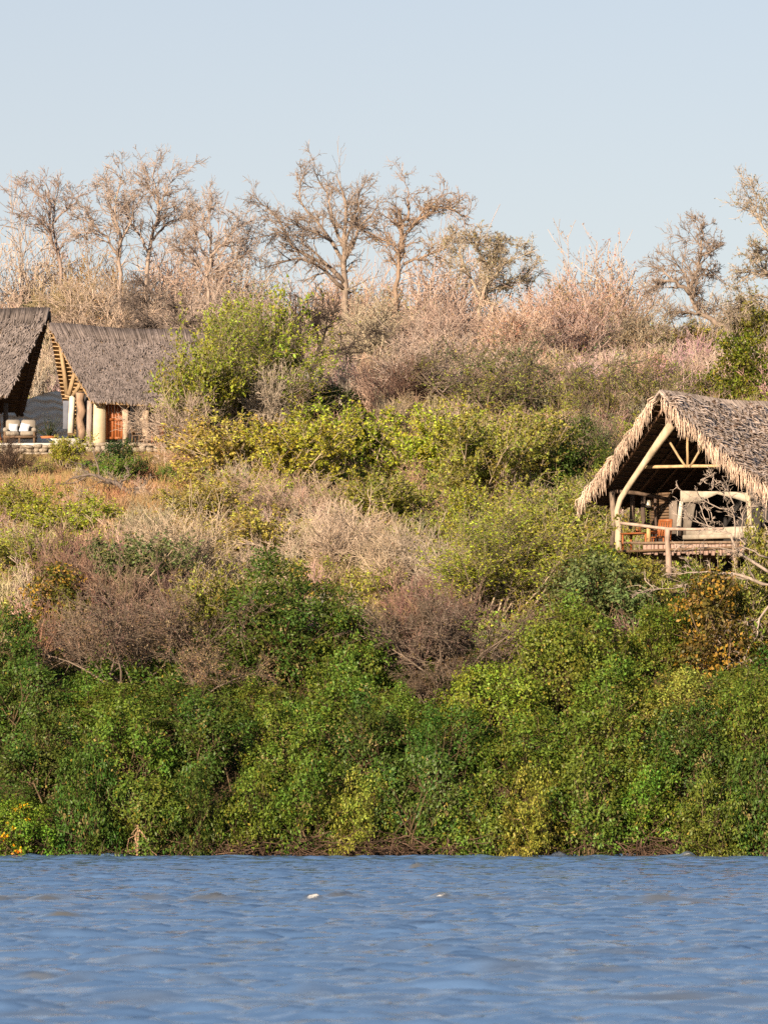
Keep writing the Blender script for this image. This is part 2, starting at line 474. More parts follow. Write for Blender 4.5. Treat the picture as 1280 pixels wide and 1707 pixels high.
fm = math_(t_, 'MULTIPLY', sep.outputs[0], math_(t_, 'MULTIPLY', fn.outputs[0], 2.4))
fr = N(t_, 'ShaderNodeValToRGB'); fr.color_ramp.elements[0].position = .62; fr.color_ramp.elements[1].position = .95; t_.links.new(fm, fr.inputs[0])
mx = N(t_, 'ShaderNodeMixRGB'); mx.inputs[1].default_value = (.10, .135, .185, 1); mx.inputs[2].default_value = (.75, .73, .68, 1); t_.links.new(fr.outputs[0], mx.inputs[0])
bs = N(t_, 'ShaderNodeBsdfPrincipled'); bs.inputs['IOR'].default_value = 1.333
ms_ = N(t_, 'ShaderNodeMixRGB'); ms_.inputs[1].default_value = (.082, .152, .290, 1); ms_.inputs[2].default_value = (.105, .098, .078, 1)  # blue base colour: the sky's reflection put into the water's own colour
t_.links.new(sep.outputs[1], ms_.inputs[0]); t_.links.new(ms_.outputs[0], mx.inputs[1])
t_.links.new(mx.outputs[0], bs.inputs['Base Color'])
t_.links.new(math_(t_, 'ADD', math_(t_, 'MULTIPLY', fr.outputs[0], .5), .10), bs.inputs['Roughness'])
bp = N(t_, 'ShaderNodeBump', i_0=.35); bp.inputs['Distance'].default_value = .04
t_.links.new(na.outputs[0], bp.inputs['Height']); t_.links.new(bp.outputs[0], bs.inputs['Normal'])
t_.links.new(bs.outputs[0], o_.inputs[0])
fo = FO['foam'].reshape(-1); si = FO['silt'].reshape(-1)
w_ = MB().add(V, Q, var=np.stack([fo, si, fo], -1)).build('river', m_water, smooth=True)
tag(w_, 'choppy blue river with muddy wave crests', 'river', kind='structure')
# ------------------------------------------------------------------ thatched huts
M_THATCH = bark_material('palm_thatch', noise=3.0)
M_CAP = bark_material('ridge_thatch', noise=4.0)
M_PLASTER = plain('cream_plaster', (.54, .44, .30), (.64, .55, .40), 3, rough=.9, dist=.01)
M_WHITE = plain('white_plaster', (.5, .47, .42), (.62, .6, .56), 3, rough=.9, dist=.01)
M_GREYP = plain('grey_plaster', (.66, .60, .50), (.74, .68, .58), 2.5, rough=.95, dist=.02)
M_STONE = plain('rough_stone', (.20, .165, .125), (.40, .34, .27), 4, rough=.95, bump=.7, dist=.04)
M_REDWOOD = plain('varnished_wood', (.22, .065, .02), (.34, .115, .036), 3, (6, 6, .7), rough=.5, spec=.35)
M_PALE = bark_material('pale_timber', noise=5)
M_CANVAS = plain('canvas', (.24, .205, .16), (.46, .41, .33), 2.5, rough=.9, dist=.01)
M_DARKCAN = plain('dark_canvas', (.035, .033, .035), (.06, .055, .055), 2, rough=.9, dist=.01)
M_CUSH = plain('grey_cushion_cloth', (.22, .19, .155), (.28, .245, .20), 8, rough=.95, dist=.005)
M_WCUSH = plain('white_cushion_cloth', (.5, .53, .6), (.6, .63, .68), 8, rough=.95, dist=.005)
M_TERRA = plain('terracotta', (.36, .13, .055), (.46, .18, .08), 5, rough=.85)
M_FRAME = plain('dark_timber', (.10, .065, .04), (.16, .10, .06), 5, (1, 1, 5), rough=.7)

C_THATCH = (.30, .24, .20)
class Hut:
    """local frame: x across (front view, right hand), y from front gable to back, z up"""
    def __init__(s, name, loc, phi, w, ze, zr, L, prow, label, tint, strips, seed, drop=0.0, lens=(.35, .6), wid=.07, fringe=True, lift=.09, back_prow=.3, flare=.25, under=(.16, .115, .08)):
        s.root = empty(name, loc, -D2R(phi), label, 'hut')
        s.M = Matrix.Translation(loc) @ Matrix.Rotation(-D2R(phi), 4, 'Z'); s.I = s.M.inverted()
        s.w, s.ze, s.zr, s.L, s.prow, s.drop, s.flare = w, ze, zr, L, prow, drop, flare
        rng = np.random.default_rng(seed); s.rng = rng
        s.bp = back_prow
        # roof slab (underside: palm leaf backing)
        mb = MB(); th = .16
        U = np.linspace(0, 1, 15); Vv = np.linspace(0, 1, 9)
        for sd in (-1, 1):
            top = np.array([[s.pt(sd, u, v, th) for u in U] for v in Vv]); bot = np.array([[s.pt(sd, u, v, 0) for u in U] for v in Vv])
            nu, nv = len(U), len(Vv)
            g = np.arange(nu * nv).reshape(nv, nu)
            q = np.stack([g[:-1, :-1], g[:-1, 1:], g[1:, 1:], g[1:, :-1]], -1).reshape(-1, 4)
            q2 = q[:, ::-1] + nu * nv
            rim = np.concatenate([g[0], g[1:, -1], g[-1, -2::-1], g[-2:0:-1, 0]])
            rq = np.stack([rim, np.roll(rim, -1), np.roll(rim, -1) + nu * nv, rim + nu * nv], -1)
            mb.add(np.concatenate([top.reshape(-1, 3), bot.reshape(-1, 3)]), np.concatenate([q, q2, rq]), var=(.35, .5, 0))
        s.roof = mb.build('roof', M_THATCH, s.root, color=under)
        # thatch strips laid down both slopes
        mb = MB(); n = strips
        for sd in (-1, 1):
            rows = 26
            r_ = (np.arange(n) % rows)
            v = np.clip((r_ + rng.uniform(-.35, .35, n)) / rows, 0, 1); u = rng.uniform(0, 1, n)
            base = s.pta(sd, u, v, .15 + rng.uniform(0, .03, n))
            e = 1e-3
            dn = norm(s.pta(sd, u, np.minimum(v + .02, 1.02), 0.0) - s.pta(sd, u, v, 0.0)); al = norm(s.pta(sd, u + .01, v, 0.0) - s.pta(sd, u, v, 0.0))
            up = norm(np.cross(al, dn)); up *= np.sign(up[:, 2:3])
            patch = np.sin(u * 37 + v * 9) * np.sin(v * 23 - u * 11 + 1)
            yaw = rng.normal(0, .28, n)[:, None]
            d = norm(dn * np.cos(yaw) + al * np.sin(yaw)); a2 = norm(np.cross(d, up))
            l = rng.uniform(*lens, n)[:, None]; w2 = (wid * rng.uniform(.5, 1.3, n))[:, None] / 2
            lf = np.abs(rng.normal(lift, lift * .6, n))[:, None] * (1 + .5 * patch[:, None])
            m_ = base + d * l * .55 + up * lf * .8; tip = base + d * l + up * lf * rng.uniform(.2, 1.3, (n, 1)) - np.array([0, 0, 1]) * np.clip(v - .93, 0, 1)[:, None] * 2.0
            Vx = np.stack([base - a2 * w2, base + a2 * w2, m_ + a2 * w2 * 1.1, m_ - a2 * w2 * 1.1, tip + a2 * w2 * .5, tip - a2 * w2 * .5], 1)
            i = np.arange(n)[:, None] * 6
            Qx = np.concatenate([i + np.array([0, 1, 2, 3]), i + np.array([3, 2, 4, 5])])
            va = np.empty((n, 6, 3)); va[..., 0] = (np.clip(rng.normal(.55, .22, n) + .12 * patch, 0, 1))[:, None]; va[..., 1] = .5; va[..., 2] = 0
            mb.add(Vx.reshape(-1, 3), Qx, var=va.reshape(-1, 3))
        o = mb.build('thatch', M_THATCH, s.roof, color=tint); tag(o, kind='stuff')
        # ridge cap: bundles bent over the ridge
        mb = MB(); n = int(150 * s.L / 7)
        for i in range(n):
            u = (i + rng.uniform(0, 1)) / n
            sk = rng.normal(.25, .2) * (1 if phi < 60 else .4)
            pts = []
            lw = rng.uniform(.55, .8)
            for sd, k in ((-1, 1.0), (-1, .5), (0, 0), (1, .5), (1, 1.0)):
                p = np.array(s.pt(sd if sd else 1, u, k * lw / 4.2, .24 if sd else .30)); p[1] += sk * k * .6 * (1 if sd > 0 else -1) * .5
                if not sd: p[0] = 0
                pts.append(p)
            g_ = rng.uniform(.7, 1.5)
            mb.tube(pts, [.03 * g_, .06 * g_, .07, .06 * g_, .02 * g_], 4, var=(float(np.clip(rng.normal(.5, .38), 0, 1)), .5, 0), cap=False)
        mb.build('ridge_cap', M_CAP, s.roof, color=tuple(c * .72 for c in tint))
        # hanging fronds along the gable edge
        if fringe:
            for sd in (-1, 1):
                nf = 64
                for i in range(nf):
                    v = .03 + (i + rng.uniform(0, .8)) / nf * .97
                    b = np.array(s.pt(sd, 0, v, .14))
                    m2 = MB()
                    cl_ = rng.uniform(.55, 1.15)
                    for k in range(9):
                        lg = rng.uniform(.25, .72) * cl_; o2 = rng.normal(0, .055, 3); w3 = rng.uniform(.009, .019)
                        p0 = b + o2 + np.array([sd * .03, -.03, .02]); p1 = p0 + np.array([sd * .10 + rng.normal(0, .03), -.12, -.10]); p2 = p1 + np.array([sd * .02 + rng.normal(0, .04), -.03, -lg * .55]); p3 = p2 + np.array([rng.normal(-.01, .04), .02, -lg * .4])
                        m2.tube([p0, p1, p2, p3], [w3, w3 * 1.2, w3, w3 * .3], 3, var=(float(np.clip(rng.normal(.6, .22), 0, 1)), .5, 0), cap=False)
                    m2.build('frond', M_THATCH, s.roof, color=(tint[0] * 1.08, tint[1] * 1.0, tint[2] * .9))
    def pt(s, sd, u, v, off):
        return tuple(s.pta(sd, np.array([u]), np.array([v]), np.array([off]))[0])
    def pta(s, sd, u, v, off):
        """roof surface: u front to back, v ridge to eave, off along z"""
        f = -s.prow * (1 - v) ; b = s.L + s.bp * (1 - v)
        y = f + (b - f) * u
        x = sd * s.w * v
        z = s.ze + (s.zr - s.ze) * (1 - v) - s.flare * np.sin(np.pi * np.clip(v, 0, 1)) - s.drop * u + .05 * np.sin(u * 9 + 1) * (1 - v)
        return np.stack([x, y, z + off], -1)
    def at(s, px, py, y0):
        """local point on the upright plane y = y0 seen at a photograph pixel"""
        a, b = ray(px, py)
        o = s.I @ Vector((0, 0, CAMH)); d = s.I.to_3x3() @ Vector((a, 1, b))
        t = (y0 - o.y) / d.y
        return o + d * t
    def atx(s, px, py, x0):
        a, b = ray(px, py)
        o = s.I @ Vector((0, 0, CAMH)); d = s.I.to_3x3() @ Vector((a, 1, b))
        t = (x0 - o.x) / d.x
        return o + d * t
    def atz(s, px, d):
        a, b = ray(px, 800)
        return s.I @ Vector((a * d, d, 0))
    def tube(s, name, pts, rad, mat=None, color=None, n=8, parent=None, var=(.5, .5, 0), smooth=True):
        return MB_tube(name, pts, rad, mat or M_WOOD, color, n, parent or s.root, var, smooth)
    def framing(s, side_list, nr, nb, rc, bc, umax=1.0):
        """rafters and battens under the slopes, each a part of the roof"""
        for sd in side_list:
            for i in range(nr):
                u = (i + .35) / nr * umax
                s.tube('rafter', [np.array(s.pt(sd, u, v, -.14)) for v in (.03, .35, .7, .98)], .05, color=rc, n=6, parent=s.roof)
            for i in range(nb):
                v = (i + .6) / nb
                s.tube('batten', [np.array(s.pt(sd, u, v, -.05)) for u in (.0, .3, .6, umax)], .022, color=bc, n=5, parent=s.roof)
def MB_tube(name, pts, rad, mat, color, n, parent, var=(.5, .5, 0), smooth=True):
    m = MB(); m.tube(pts, rad, n, var=var)
    return m.build(name, mat, parent, color=color, smooth=smooth)
def wob(a, b, k, amt, seed):
    r = np.random.default_rng(seed); a = np.array(a, float); b = np.array(b, float)
    p = np.linspace(0, 1, k)[:, None]
    q = a + (b - a) * p + r.normal(0, amt, (k, 3)); q[0] = a; q[-1] = b
    return q

GREYW = (.26, .20, .155); PALEW = (.60, .50, .36); BROWNW = (.20, .12, .075); DARKW = (.10, .07, .05)

# ================= right hand hut, on a deck above the bushes
H = Hut('thatched_tent_hut', (10.16, 172.0, 10.45), 40, 4.02, 1.66, 5.05, 8.5, .95,
        'large shaggy thatched tent hut with open gable on the right of the slope', (.61, .50, .43), 13000, 5, lens=(.25, .48), wid=.11, lift=.13, flare=.12)
R = H.root
H.framing((-1,), 9, 20, BROWNW, (.13, .085, .06))
H.framing((1,), 7, 0, BROWNW, (.13, .085, .06))
# bent pale trunk post at the left corner, widening towards the ridge
tp = [(1033, 930), (1030, 900), (1031, 876), (1028, 852), (1034, 832), (1049, 808), (1071, 776), (1094, 743), (1119, 708)]
H.tube('bent_post', [H.at(x, y, -.15 + .02 * i) for i, (x, y) in enumerate(tp)], [.12, .12, .115, .10, .105, .105, .115, .14, .17], M_PALE, (.56, .45, .32), 10)
H.tube('post', [H.at(x, y, .35) for x, y in ((1020, 915), (1023, 870), (1020, 820))], [.09, .09, .10], color=GREYW)
H.tube('purlin', [H.at(1016, 818, .45), H.at(1062, 822, 1.1), H.at(1112, 832, 2.2)], .07, color=(.17, .12, .09))
H.tube('post', [H.at(x, y, 1.9) for x, y in ((1052, 882), (1054, 850), (1053, 822))], [.10, .09, .11], color=(.19, .14, .11))
H.tube('post', [H.at(x, y, 2.2) for x, y in ((1074, 882), (1071, 845), (1073, 824))], [.09, .085, .10], color=(.16, .12, .10))
H.tube('post', [H.at(x, y, 2.35) for x, y in ((1094, 884), (1092, 850), (1092, 826))], [.05, .05, .05], color=(.14, .10, .08))
H.tube('tie_beam', wob(H.at(1068, 779, .42), H.at(1207, 776, .42), 6, .012, 1), [.055, .06, .055, .06, .055, .05], M_PALE, (.60, .42, .24))
H.tube('king_post', wob(H.at(1146, 728, .40), H.at(1146, 779, .40), 4, .01, 2), .045, M_PALE, (.52, .36, .20))
H.tube('strut', wob(H.at(1112, 730, .38), H.at(1143, 778, .38), 4, .01, 3), .042, M_PALE, (.50, .36, .21))
H.tube('strut', wob(H.at(1172, 742, .38), H.at(1150, 778, .38), 4, .01, 4), .042, M_PALE, (.50, .36, .21))
H.tube('post', [H.at(1250, 875, .3), H.at(1249, 850, .3), H.at(1247, 826, .3)], [.10, .09, .10], M_PALE, PALEW)
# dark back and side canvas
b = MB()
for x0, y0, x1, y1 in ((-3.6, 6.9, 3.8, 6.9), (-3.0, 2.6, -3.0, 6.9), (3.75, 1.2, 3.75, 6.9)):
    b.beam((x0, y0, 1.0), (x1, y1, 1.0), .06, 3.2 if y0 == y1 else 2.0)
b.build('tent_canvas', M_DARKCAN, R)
# slatted wood screen by the lamp
p0 = H.at(1078, 885, 2.6); p1 = H.at(1118, 885, 2.6); zt = H.at(1078, 822, 2.6).z
sl_me = None
for i in range(13):
    z = p0.z + (zt - p0.z) * (i + .5) / 13
    b = MB(); b.box((0, 0, 0), (p1.x - p0.x, .03, .085), bev=.01)
    if sl_me is None: sl_me = b.mesh('slat', M_FRAME)
    o = bpy.data.objects.new('slat', sl_me); link(o, R); o.location = ((p0.x + p1.x) / 2, 2.6, z)
b = MB(); b.beam(H.at(1122, 890, 2.5), H.at(1122, 835, 2.5), .35, .04, up=(0, 1, 0)); b.build('curtain', plain('grey_curtain', (.16, .13, .11), (.22, .18, .15), 3), R)
# cream canvas awning of the inner tent, with a shallow arch
a0 = .9
def awn(px, py): return H.at(px, py, a0)
topv = [(1134, 818), (1170, 819), (1195, 819), (1225, 820), (1247, 822)]
botv = [(1134, 838), (1166, 836), (1195, 823.5), (1225, 831), (1247, 838)]
b = MB(); v = []
for (x, y) in topv: v.append(tuple(awn(x, y)))
for (x, y) in botv: v.append(tuple(awn(x, y)))
v2 = [(p[0], p[1] + .05, p[2]) for p in v]
q = [(i, i + 1, 6 + i, 5 + i) for i in range(4)]
b.add(v + v2, q + [tuple(j + 10 for j in f[::-1]) for f in q] + [(5 + i, 6 + i, 16 + i, 15 + i) for i in range(4)] + [(i + 10, i + 11, i + 1, i) for i in range(4)])
# awning roof running back
bk = [(p[0], p[1] + 3.2, p[2] + .05) for p in v[:5]]
b.add(v[:5] + bk, [(i, i + 1, 6 + i, 5 + i) for i in range(4)])
b.build('awning', M_CANVAS, R)
H.tube('awning_post', [H.at(x, y, .8) for x, y in ((1131, 893), (1132, 870), (1134, 850), (1136, 836))], [.085, .085, .075, .07], M_PALE, (.72, .66, .56))
b = MB(); b.beam(H.at(1139, 893, 1.0), H.at(1150, 838, 1.0), .5, .04, up=(0, 1, 0)); b.build('tent_flap', plain('tent_mesh', (.10, .085, .07), (.2, .17, .14), 3), R)
# white parapet of the tent terrace: two soft courses
b = MB()
for (xa, ya, xb, yb, hh) in ((1148, 889, 1262, 884, .30), (1142, 896, 1240, 893, .16)):
    A = H.at(xa, ya, .15 if hh > .2 else .0); B = H.at(xb, yb, .15 if hh > .2 else .0)
    b.beam(A, B, .3, hh, bev=.02)
b.build('parapet', M_CANVAS, R)
# deck: floor boards, joist, skirt boards, posts, hand rail
fl = MB(); fl.box((.2, 3.2, -.16), (7.2, 9.4, .08)); fl.build('deck_floor', M_FRAME, R)
ys0 = -1.35
M_BOARD = plain('weathered_board', (.26, .17, .14), (.40, .28, .23), 4, (5, 5, .8), rough=.9)
xx = 1072
k = 0
while xx < 1240:
    wpx = 5.5 + 2.2 * math.sin(k * 2.1)
    A = H.at(xx + wpx / 2, 906 + 1.2 * math.sin(k * 1.3), ys0); Bm = H.at(xx + wpx / 2, 924 + 2.2 * math.sin(k * 2.9), ys0)
    b = MB(); b.box((A.x, ys0 - .02 * math.sin(k), (A.z + Bm.z) / 2), (abs(wpx) / 48 * 1.18, .035, A.z - Bm.z), bev=.008); b.build('skirt_board', M_BOARD, R)
    xx += wpx + .8; k += 1
H.tube('deck_edge_beam', wob(H.at(1040, 905, ys0 - .06), H.at(1240, 904, ys0 - .06), 6, .01, 7), .05, color=(.24, .17, .12), n=6)
H.tube('deck_post', [H.at(x, y, ys0 - .12) for x, y in ((1116, 975), (1115, 950), (1114, 920), (1112, 900), (1113, 880))], [.12, .115, .10, .09, .10], color=(.40, .30, .24))
H.tube('deck_post', [H.at(1226, 975, ys0 - .12), H.at(1225, 905, ys0 - .12)], .1, color=(.35, .26, .2))
H.tube('handrail', [H.at(x, y, ys0 - .1) for x, y in ((1034, 872), (1060, 875), (1090, 879), (1115, 882), (1160, 882.5), (1205, 881))], [.055, .06, .055, .06, .05, .045], M_PALE, (.48, .36, .29))
H.tube('rail_post', [H.at(1081, 905, ys0), H.at(1081, 878, ys0)], .075, M_PALE, (.55, .36, .17))
H.tube('rail_post', [H.at(1121, 925, ys0 + .1), H.at(1121, 904, ys0 + .1)], .06, M_PALE, (.52, .33, .16))

def worldpt(h, p): return h.M @ p
# furniture on the deck (each a thing)
def wood_chair(name, h, p, rz, label, s=1.0, mt=None):
    w = worldpt(h, p); r = empty(name, w, rz, label, 'chair')
    mt = mt or M_REDWOOD
    for sx in (-1, 1):
        m = MB(); m.beam((sx * .24 * s, -.24 * s, 0), (sx * .24 * s, -.24 * s, .44 * s), .05, .05); m.build('leg', mt, r)
        m = MB(); m.beam((sx * .24 * s, .24 * s, 0), (sx * .24 * s, .22 * s, .44 * s), .05, .05); m.beam((sx * .24 * s, .22 * s, .44 * s), (sx * .23 * s, .36 * s, 1.05 * s), .05, .05); m.build('leg', mt, r)
        m = MB(); m.beam((sx * .26 * s, -.26 * s, .64 * s), (sx * .26 * s, .27 * s, .66 * s), .05, .03); m.build('armrest', mt, r)
    m = MB(); m.box((0, 0, .44 * s), (.52 * s, .52 * s, .04), bev=.01); m.build('seat', mt, r)
    for i in range(5):
        x = (-.18 + .09 * i) * s
        m = MB(); m.beam((x, .24 * s, .5 * s), (x, .355 * s, 1.0 * s), .06 * s, .018); m.build('slat', mt, r)
    m = MB(); m.beam((-.24 * s, .36 * s, 1.02 * s), (.24 * s, .36 * s, 1.02 * s), .04, .09 * s); m.build('top_rail', mt, r)
    return r
wood_chair('wooden_chair', H, Vector((H.at(1101, 900, -.35).x, -.35, -.12)), -.55, 'red brown wooden chair on the deck behind the handrail', 1.05)
tp_ = Vector((H.at(1064, 900, -.55).x, -.55, -.12))
r = empty('deck_table', worldpt(H, tp_), -D2R(40), 'low wooden table behind the left end of the deck rail', 'table')
m = MB(); m.box((0, 0, .62), (1.15, .6, .05), bev=.01); m.build('tabletop', M_REDWOOD, r)
for sx in (-1, 1):
    for sy in (-1, 1):
        m = MB(); m.beam((sx * .5, sy * .24, 0), (sx * .5, sy * .24, .6), .06, .06); m.build('leg', M_REDWOOD, r)
def lathe(prof, n=16):
    a = np.arange(n) * 2 * math.pi / n
    V = np.array([(r_ * math.cos(t), r_ * math.sin(t), z) for r_, z in prof for t in a]); k = len(prof)
    Q = [(i * n + j, i * n + (j + 1) % n, (i + 1) * n + (j + 1) % n, (i + 1) * n + j) for i in range(k - 1) for j in range(n)]
    return V, np.array(Q)
def pot_plant(loc, s, label, potc, leafc, rng, nl=40, ll=.3, cat='potted plant', spiky=False):
    r = empty('potted_plant', loc, 0, label, cat)
    V, Q = lathe([(.0, 0), (.12 * s, 0), (.17 * s, .14 * s), (.16 * s, .25 * s), (.18 * s, .27 * s), (.15 * s, .27 * s), (.13 * s, .22 * s), (0, .22 * s)])
    MB().add(V, Q).build('pot', potc, r, smooth=True)
    m = MB()
    d = norm(rng.normal(size=(nl, 3)) * (np.array([1, 1, .5]) if not spiky else np.array([.5, .5, .2])) + np.array([0, 0, .9]))
    PL, RR = polylines(rng, np.tile([0, 0, .2 * s], (nl, 1)), d, rng.uniform(.5, 1.2, nl) * ll, 5, .12, -.12 if not spiky else 0.02, np.full(nl, .012 * s), np.full(nl, .003))
    V, Q = tubes(PL, RR, 3); m.add(V, Q, var=(.5, .5, 0))
    p = PL[:, 1:].reshape(-1, 3); p = np.repeat(p, 3, 0)
    V, Q, va = leaf_quads(rng, p, norm(rng.normal(size=p.shape) + [0, 0, .6]), .12 * (s if not spiky else .8), .5 if not spiky else .25); m.add(V, Q, var=va)
    m.build('leaves', M_LEAF, r, color=leafc)
    return r
rg = np.random.default_rng(77)
pot_plant(worldpt(H, tp_ + Vector((.0, 0, .645))), .7, 'small pale potted plant standing on the deck table', M_TERRA, (.30, .26, .12), rg, 40, .2)
# lamp hanging on the screen
lp = H.at(1079.5, 846, 2.45)
r = empty('wall_lamp', worldpt(H, lp), 0, 'cream lampshade on the dark slatted screen inside the right hut', 'lamp')
V, Q = lathe([(.13, 0), (.085, .26), (.08, .26), (.125, .0)], 14); MB().add(V, Q).build('lamp_shade', plain('cream_shade', (.7, .64, .5), (.8, .74, .6), 3), r, smooth=True)
m = MB(); m.tube([(0, 0, .1), (0, .02, .3), (0, .1, .32)], .012, 6); m.build('bracket', M_FRAME, r)

# ================= centre-left hut: gable to the left, long slope towards the river
H2 = Hut('thatched_cottage', (-14.2, 229.4, 17.62), 79, 4.5, 2.02, 5.72, 6.9, 1.35,
         'grey thatched cottage with brown double door between two other roofs and bushes', (.26, .218, .205), 15000, 9, drop=.28, lens=(.22, .42), wid=.055, fringe=False, lift=.05, flare=.05, under=(.42, .28, .15))  # golden underside: sunlight put into the slab colour
R2 = H2.root
H2.framing((-1,), 6, 22, (.34, .23, .13), (.58, .40, .23), .75)  # far slope battens paler, sunlight put into their colour
H2.framing((1,), 4, 22, (.34, .23, .13), (.40, .26, .15), .75)
# gable trestle: post, cross bar, three spreading struts
yl = .35
def h2x(px, py, x0): return H2.atx(px, py, x0)
xg = .6
H2.tube('gable_post', [h2x(118, 722, xg), h2x(119, 690, xg), h2x(121, 658, xg)], [.15, .14, .15], M_PALE, (.72, .64, .54))
H2.tube('cross_bar', [h2x(108, 659, xg - .05), h2x(133, 661, xg - .05)], .10, color=(.42, .30, .18))
H2.tube('strut', [h2x(112, 658, xg), h2x(107, 620, xg), h2x(101, 580, xg - .1)], [.11, .10, .09], color=(.38, .27, .16))
H2.tube('strut', [h2x(115, 658, xg + .1), h2x(125, 620, xg + .3)], [.11, .10], color=(.42, .30, .18))
H2.tube('strut', [h2x(122, 659, xg + .15), h2x(134, 640, xg + .5)], [.10, .09], color=(.42, .30, .18))
H2.tube('twisted_post', [h2x(x, y, 1.8) for x, y in ((136, 733), (137, 718), (133, 700), (137, 685), (133, 668), (134, 655))], [.17, .20, .17, .21, .18, .22], color=(.36, .25, .18))
H2.tube('eave_post', [h2x(x, y, 4.0) for x, y in ((148, 738), (149, 705), (150, 668))], [.15, .13, .13], color=(.40, .33, .29))
H2.tube('eave_post', [h2x(x, y, 3.9) for x, y in ((209, 738), (210, 705), (208, 670))], [.13, .14, .17], M_PALE, (.56, .44, .33))
H2.tube('forked_post', [h2x(x, y, 3.95) for x, y in ((243, 738), (243, 715), (242, 698), (246, 676))], [.17, .17, .18, .12], M_PALE, (.50, .38, .28))
H2.tube('forked_post', [h2x(x, y, 3.95) for x, y in ((242, 702), (237, 698), (233, 700))], [.12, .10, .06], M_PALE, (.52, .40, .30))
# walls
def slab(h, pxa, pxb, pyt, pyb, x0, th, mt, name, bev=.04):
    a = h.atx(pxa, pyb, x0); b_ = h.atx(pxb, pyt, x0)
    m = MB(); m.box((x0 - th / 2, (a.y + b_.y) / 2, (a.z + b_.z) / 2), (th, abs(b_.y - a.y), abs(b_.z - a.z)), bev=bev)
    return m.build(name, mt, h.root)
slab(H2, 152, 176, 655, 738, 3.98, .35, M_PLASTER, 'plaster_wall')
slab(H2, 206, 213, 655, 738, 3.6, .35, M_PLASTER, 'door_pier')
slab(H2, 219, 241, 655, 740, 2.9, .3, M_WHITE, 'white_wall')
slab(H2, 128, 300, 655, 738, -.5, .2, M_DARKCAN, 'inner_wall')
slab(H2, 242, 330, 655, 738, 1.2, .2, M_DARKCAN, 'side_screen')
# door: two leaves of boards with rails
for lf in range(2):
    for i in range(3):
        xa = 176.2 + lf * 15 + i * 4.9
        slab(H2, xa, xa + 4.6, 660, 732, 3.62 - .02 * (i % 2), .06, M_REDWOOD, 'door_board', .01)
    for yy in (671, 697, 728):
        slab(H2, 176.2 + lf * 15, 190.6 + lf * 15, yy, yy + 4, 3.67, .05, M_REDWOOD, 'door_rail', .01)
H2.tube('door_frame', [h2x(176, 738, 3.68), h2x(176, 660, 3.68)], .06, M_WOOD, (.34, .14, .06), 5)
H2.tube('door_frame', [h2x(206, 738, 3.68), h2x(206, 660, 3.68)], .06, M_WOOD, (.34, .14, .06), 5)
m = MB(); a = h2x(146, 741, 4.6); b_ = h2x(214, 741, 4.6); m.box((4.2, (a.y + b_.y) / 2, a.z - .02), (1.2, b_.y - a.y, .22), bev=.04); m.build('door_step', M_PLASTER, R2)
# tattered cloth hanging at the open gable
m = MB(); a = h2x(105, 715, -1.2); b_ = h2x(122, 668, -1.2)
m.box((-1.2, (a.y + b_.y) / 2, (a.z + b_.z) / 2), (.06, abs(b_.y - a.y), abs(b_.z - a.z)), bev=.01); m.build('canvas_curtain', plain('blue_grey_canvas', (.10, .11, .14), (.17, .18, .22), 2), R2)
wood_chair('porch_stool', H2, h2x(229, 738, 4.3), 1.2, 'dark wooden chair against the white wall of the thatched cottage', .75, M_FRAME)
wood_chair('porch_chair', H2, h2x(263, 739, 4.0), -.6, 'orange brown chair half hidden at the right end of the cottage porch', .78)

# ================= left edge hut: gable to the right
H1 = Hut('thatched_hut', (-17.634, 236.5, 18.223), -89.4, 4.62, 2.22, 6.54, 7.2, 1.6,
         'grey thatched roof hut with dark open gable at the left edge of the slope', (.26, .22, .205), 12000, 21, lens=(.22, .42), wid=.055, fringe=False, lift=.05, flare=.05)
H1.framing((1,), 6, 24, (.13, .09, .07), (.19, .12, .09), .7)
H1.framing((-1,), 5, 0, (.13, .09, .07), (.19, .12, .09), .7)
H1.tube('finial', [(0, -1.62, 6.0), (.02, -1.6, 6.75)], [.07, .06], color=(.10, .08, .07), n=6)
for i in range(2):
    H1.tube('rafter_tail', [H1.atx(18 + 9 * i, 668, 4.4), H1.atx(31 + 6 * i, 693 - 0 * i, 4.7)], .10, color=(.12, .09, .075))
H1.tube('post', [(-3.6, .6, 0), (-3.6, .6, 2.6)], .12, M_PALE, GREYW)
H1.tube('post', [(3.6, .8, 0), (3.6, .8, 2.6)], .12, M_PALE, GREYW)
m = MB(); m.box((0, 4.0, 1.6), (7.5, .2, 3.2)); m.build('inner_wall', M_GREYP, H1.root)

# ---- rippled plaster garden wall behind the sofa
U = np.linspace(0, 1, 150); Wv = np.linspace(0, 1, 75)
A = P(-40, 760, 243.2); B_ = P(112, 760, 242.4)
UU, VV = np.meshgrid(U, Wv)
topz = np.interp(UU, [0, .3, .5, .6, .75, .88, 1], [21.32, 21.37, 21.22, 21.28, 21.52, 21.63, 21.47])
base = 17.5
Zz = base + (topz - base) * VV
Xx = A.x + (B_.x - A.x) * UU; s_ = Xx
rip = .05 * np.sin(Zz * 17 + 1.1 * np.sin(s_ * 3.1 + 1.3 * np.sin(Zz * 2.1)) + .9 * np.sin(s_ * 6.7 + Zz * 3)) * (.6 + .4 * np.sin(s_ * 2 + Zz * 4))
Yy = A.y + (B_.y - A.y) * UU - rip
F = np.stack([Xx, Yy, Zz], -1).reshape(-1, 3); Bk = F + np.array([0, .35, 0]); nu, nv = 150, 75
gi = np.arange(nu * nv).reshape(nv, nu)
q = np.stack([gi[:-1, :-1], gi[:-1, 1:], gi[1:, 1:], gi[1:, :-1]], -1).reshape(-1, 4)
tq = np.stack([gi[-1, :-1], gi[-1, 1:], gi[-1, 1:] + nu * nv, gi[-1, :-1] + nu * nv], -1)
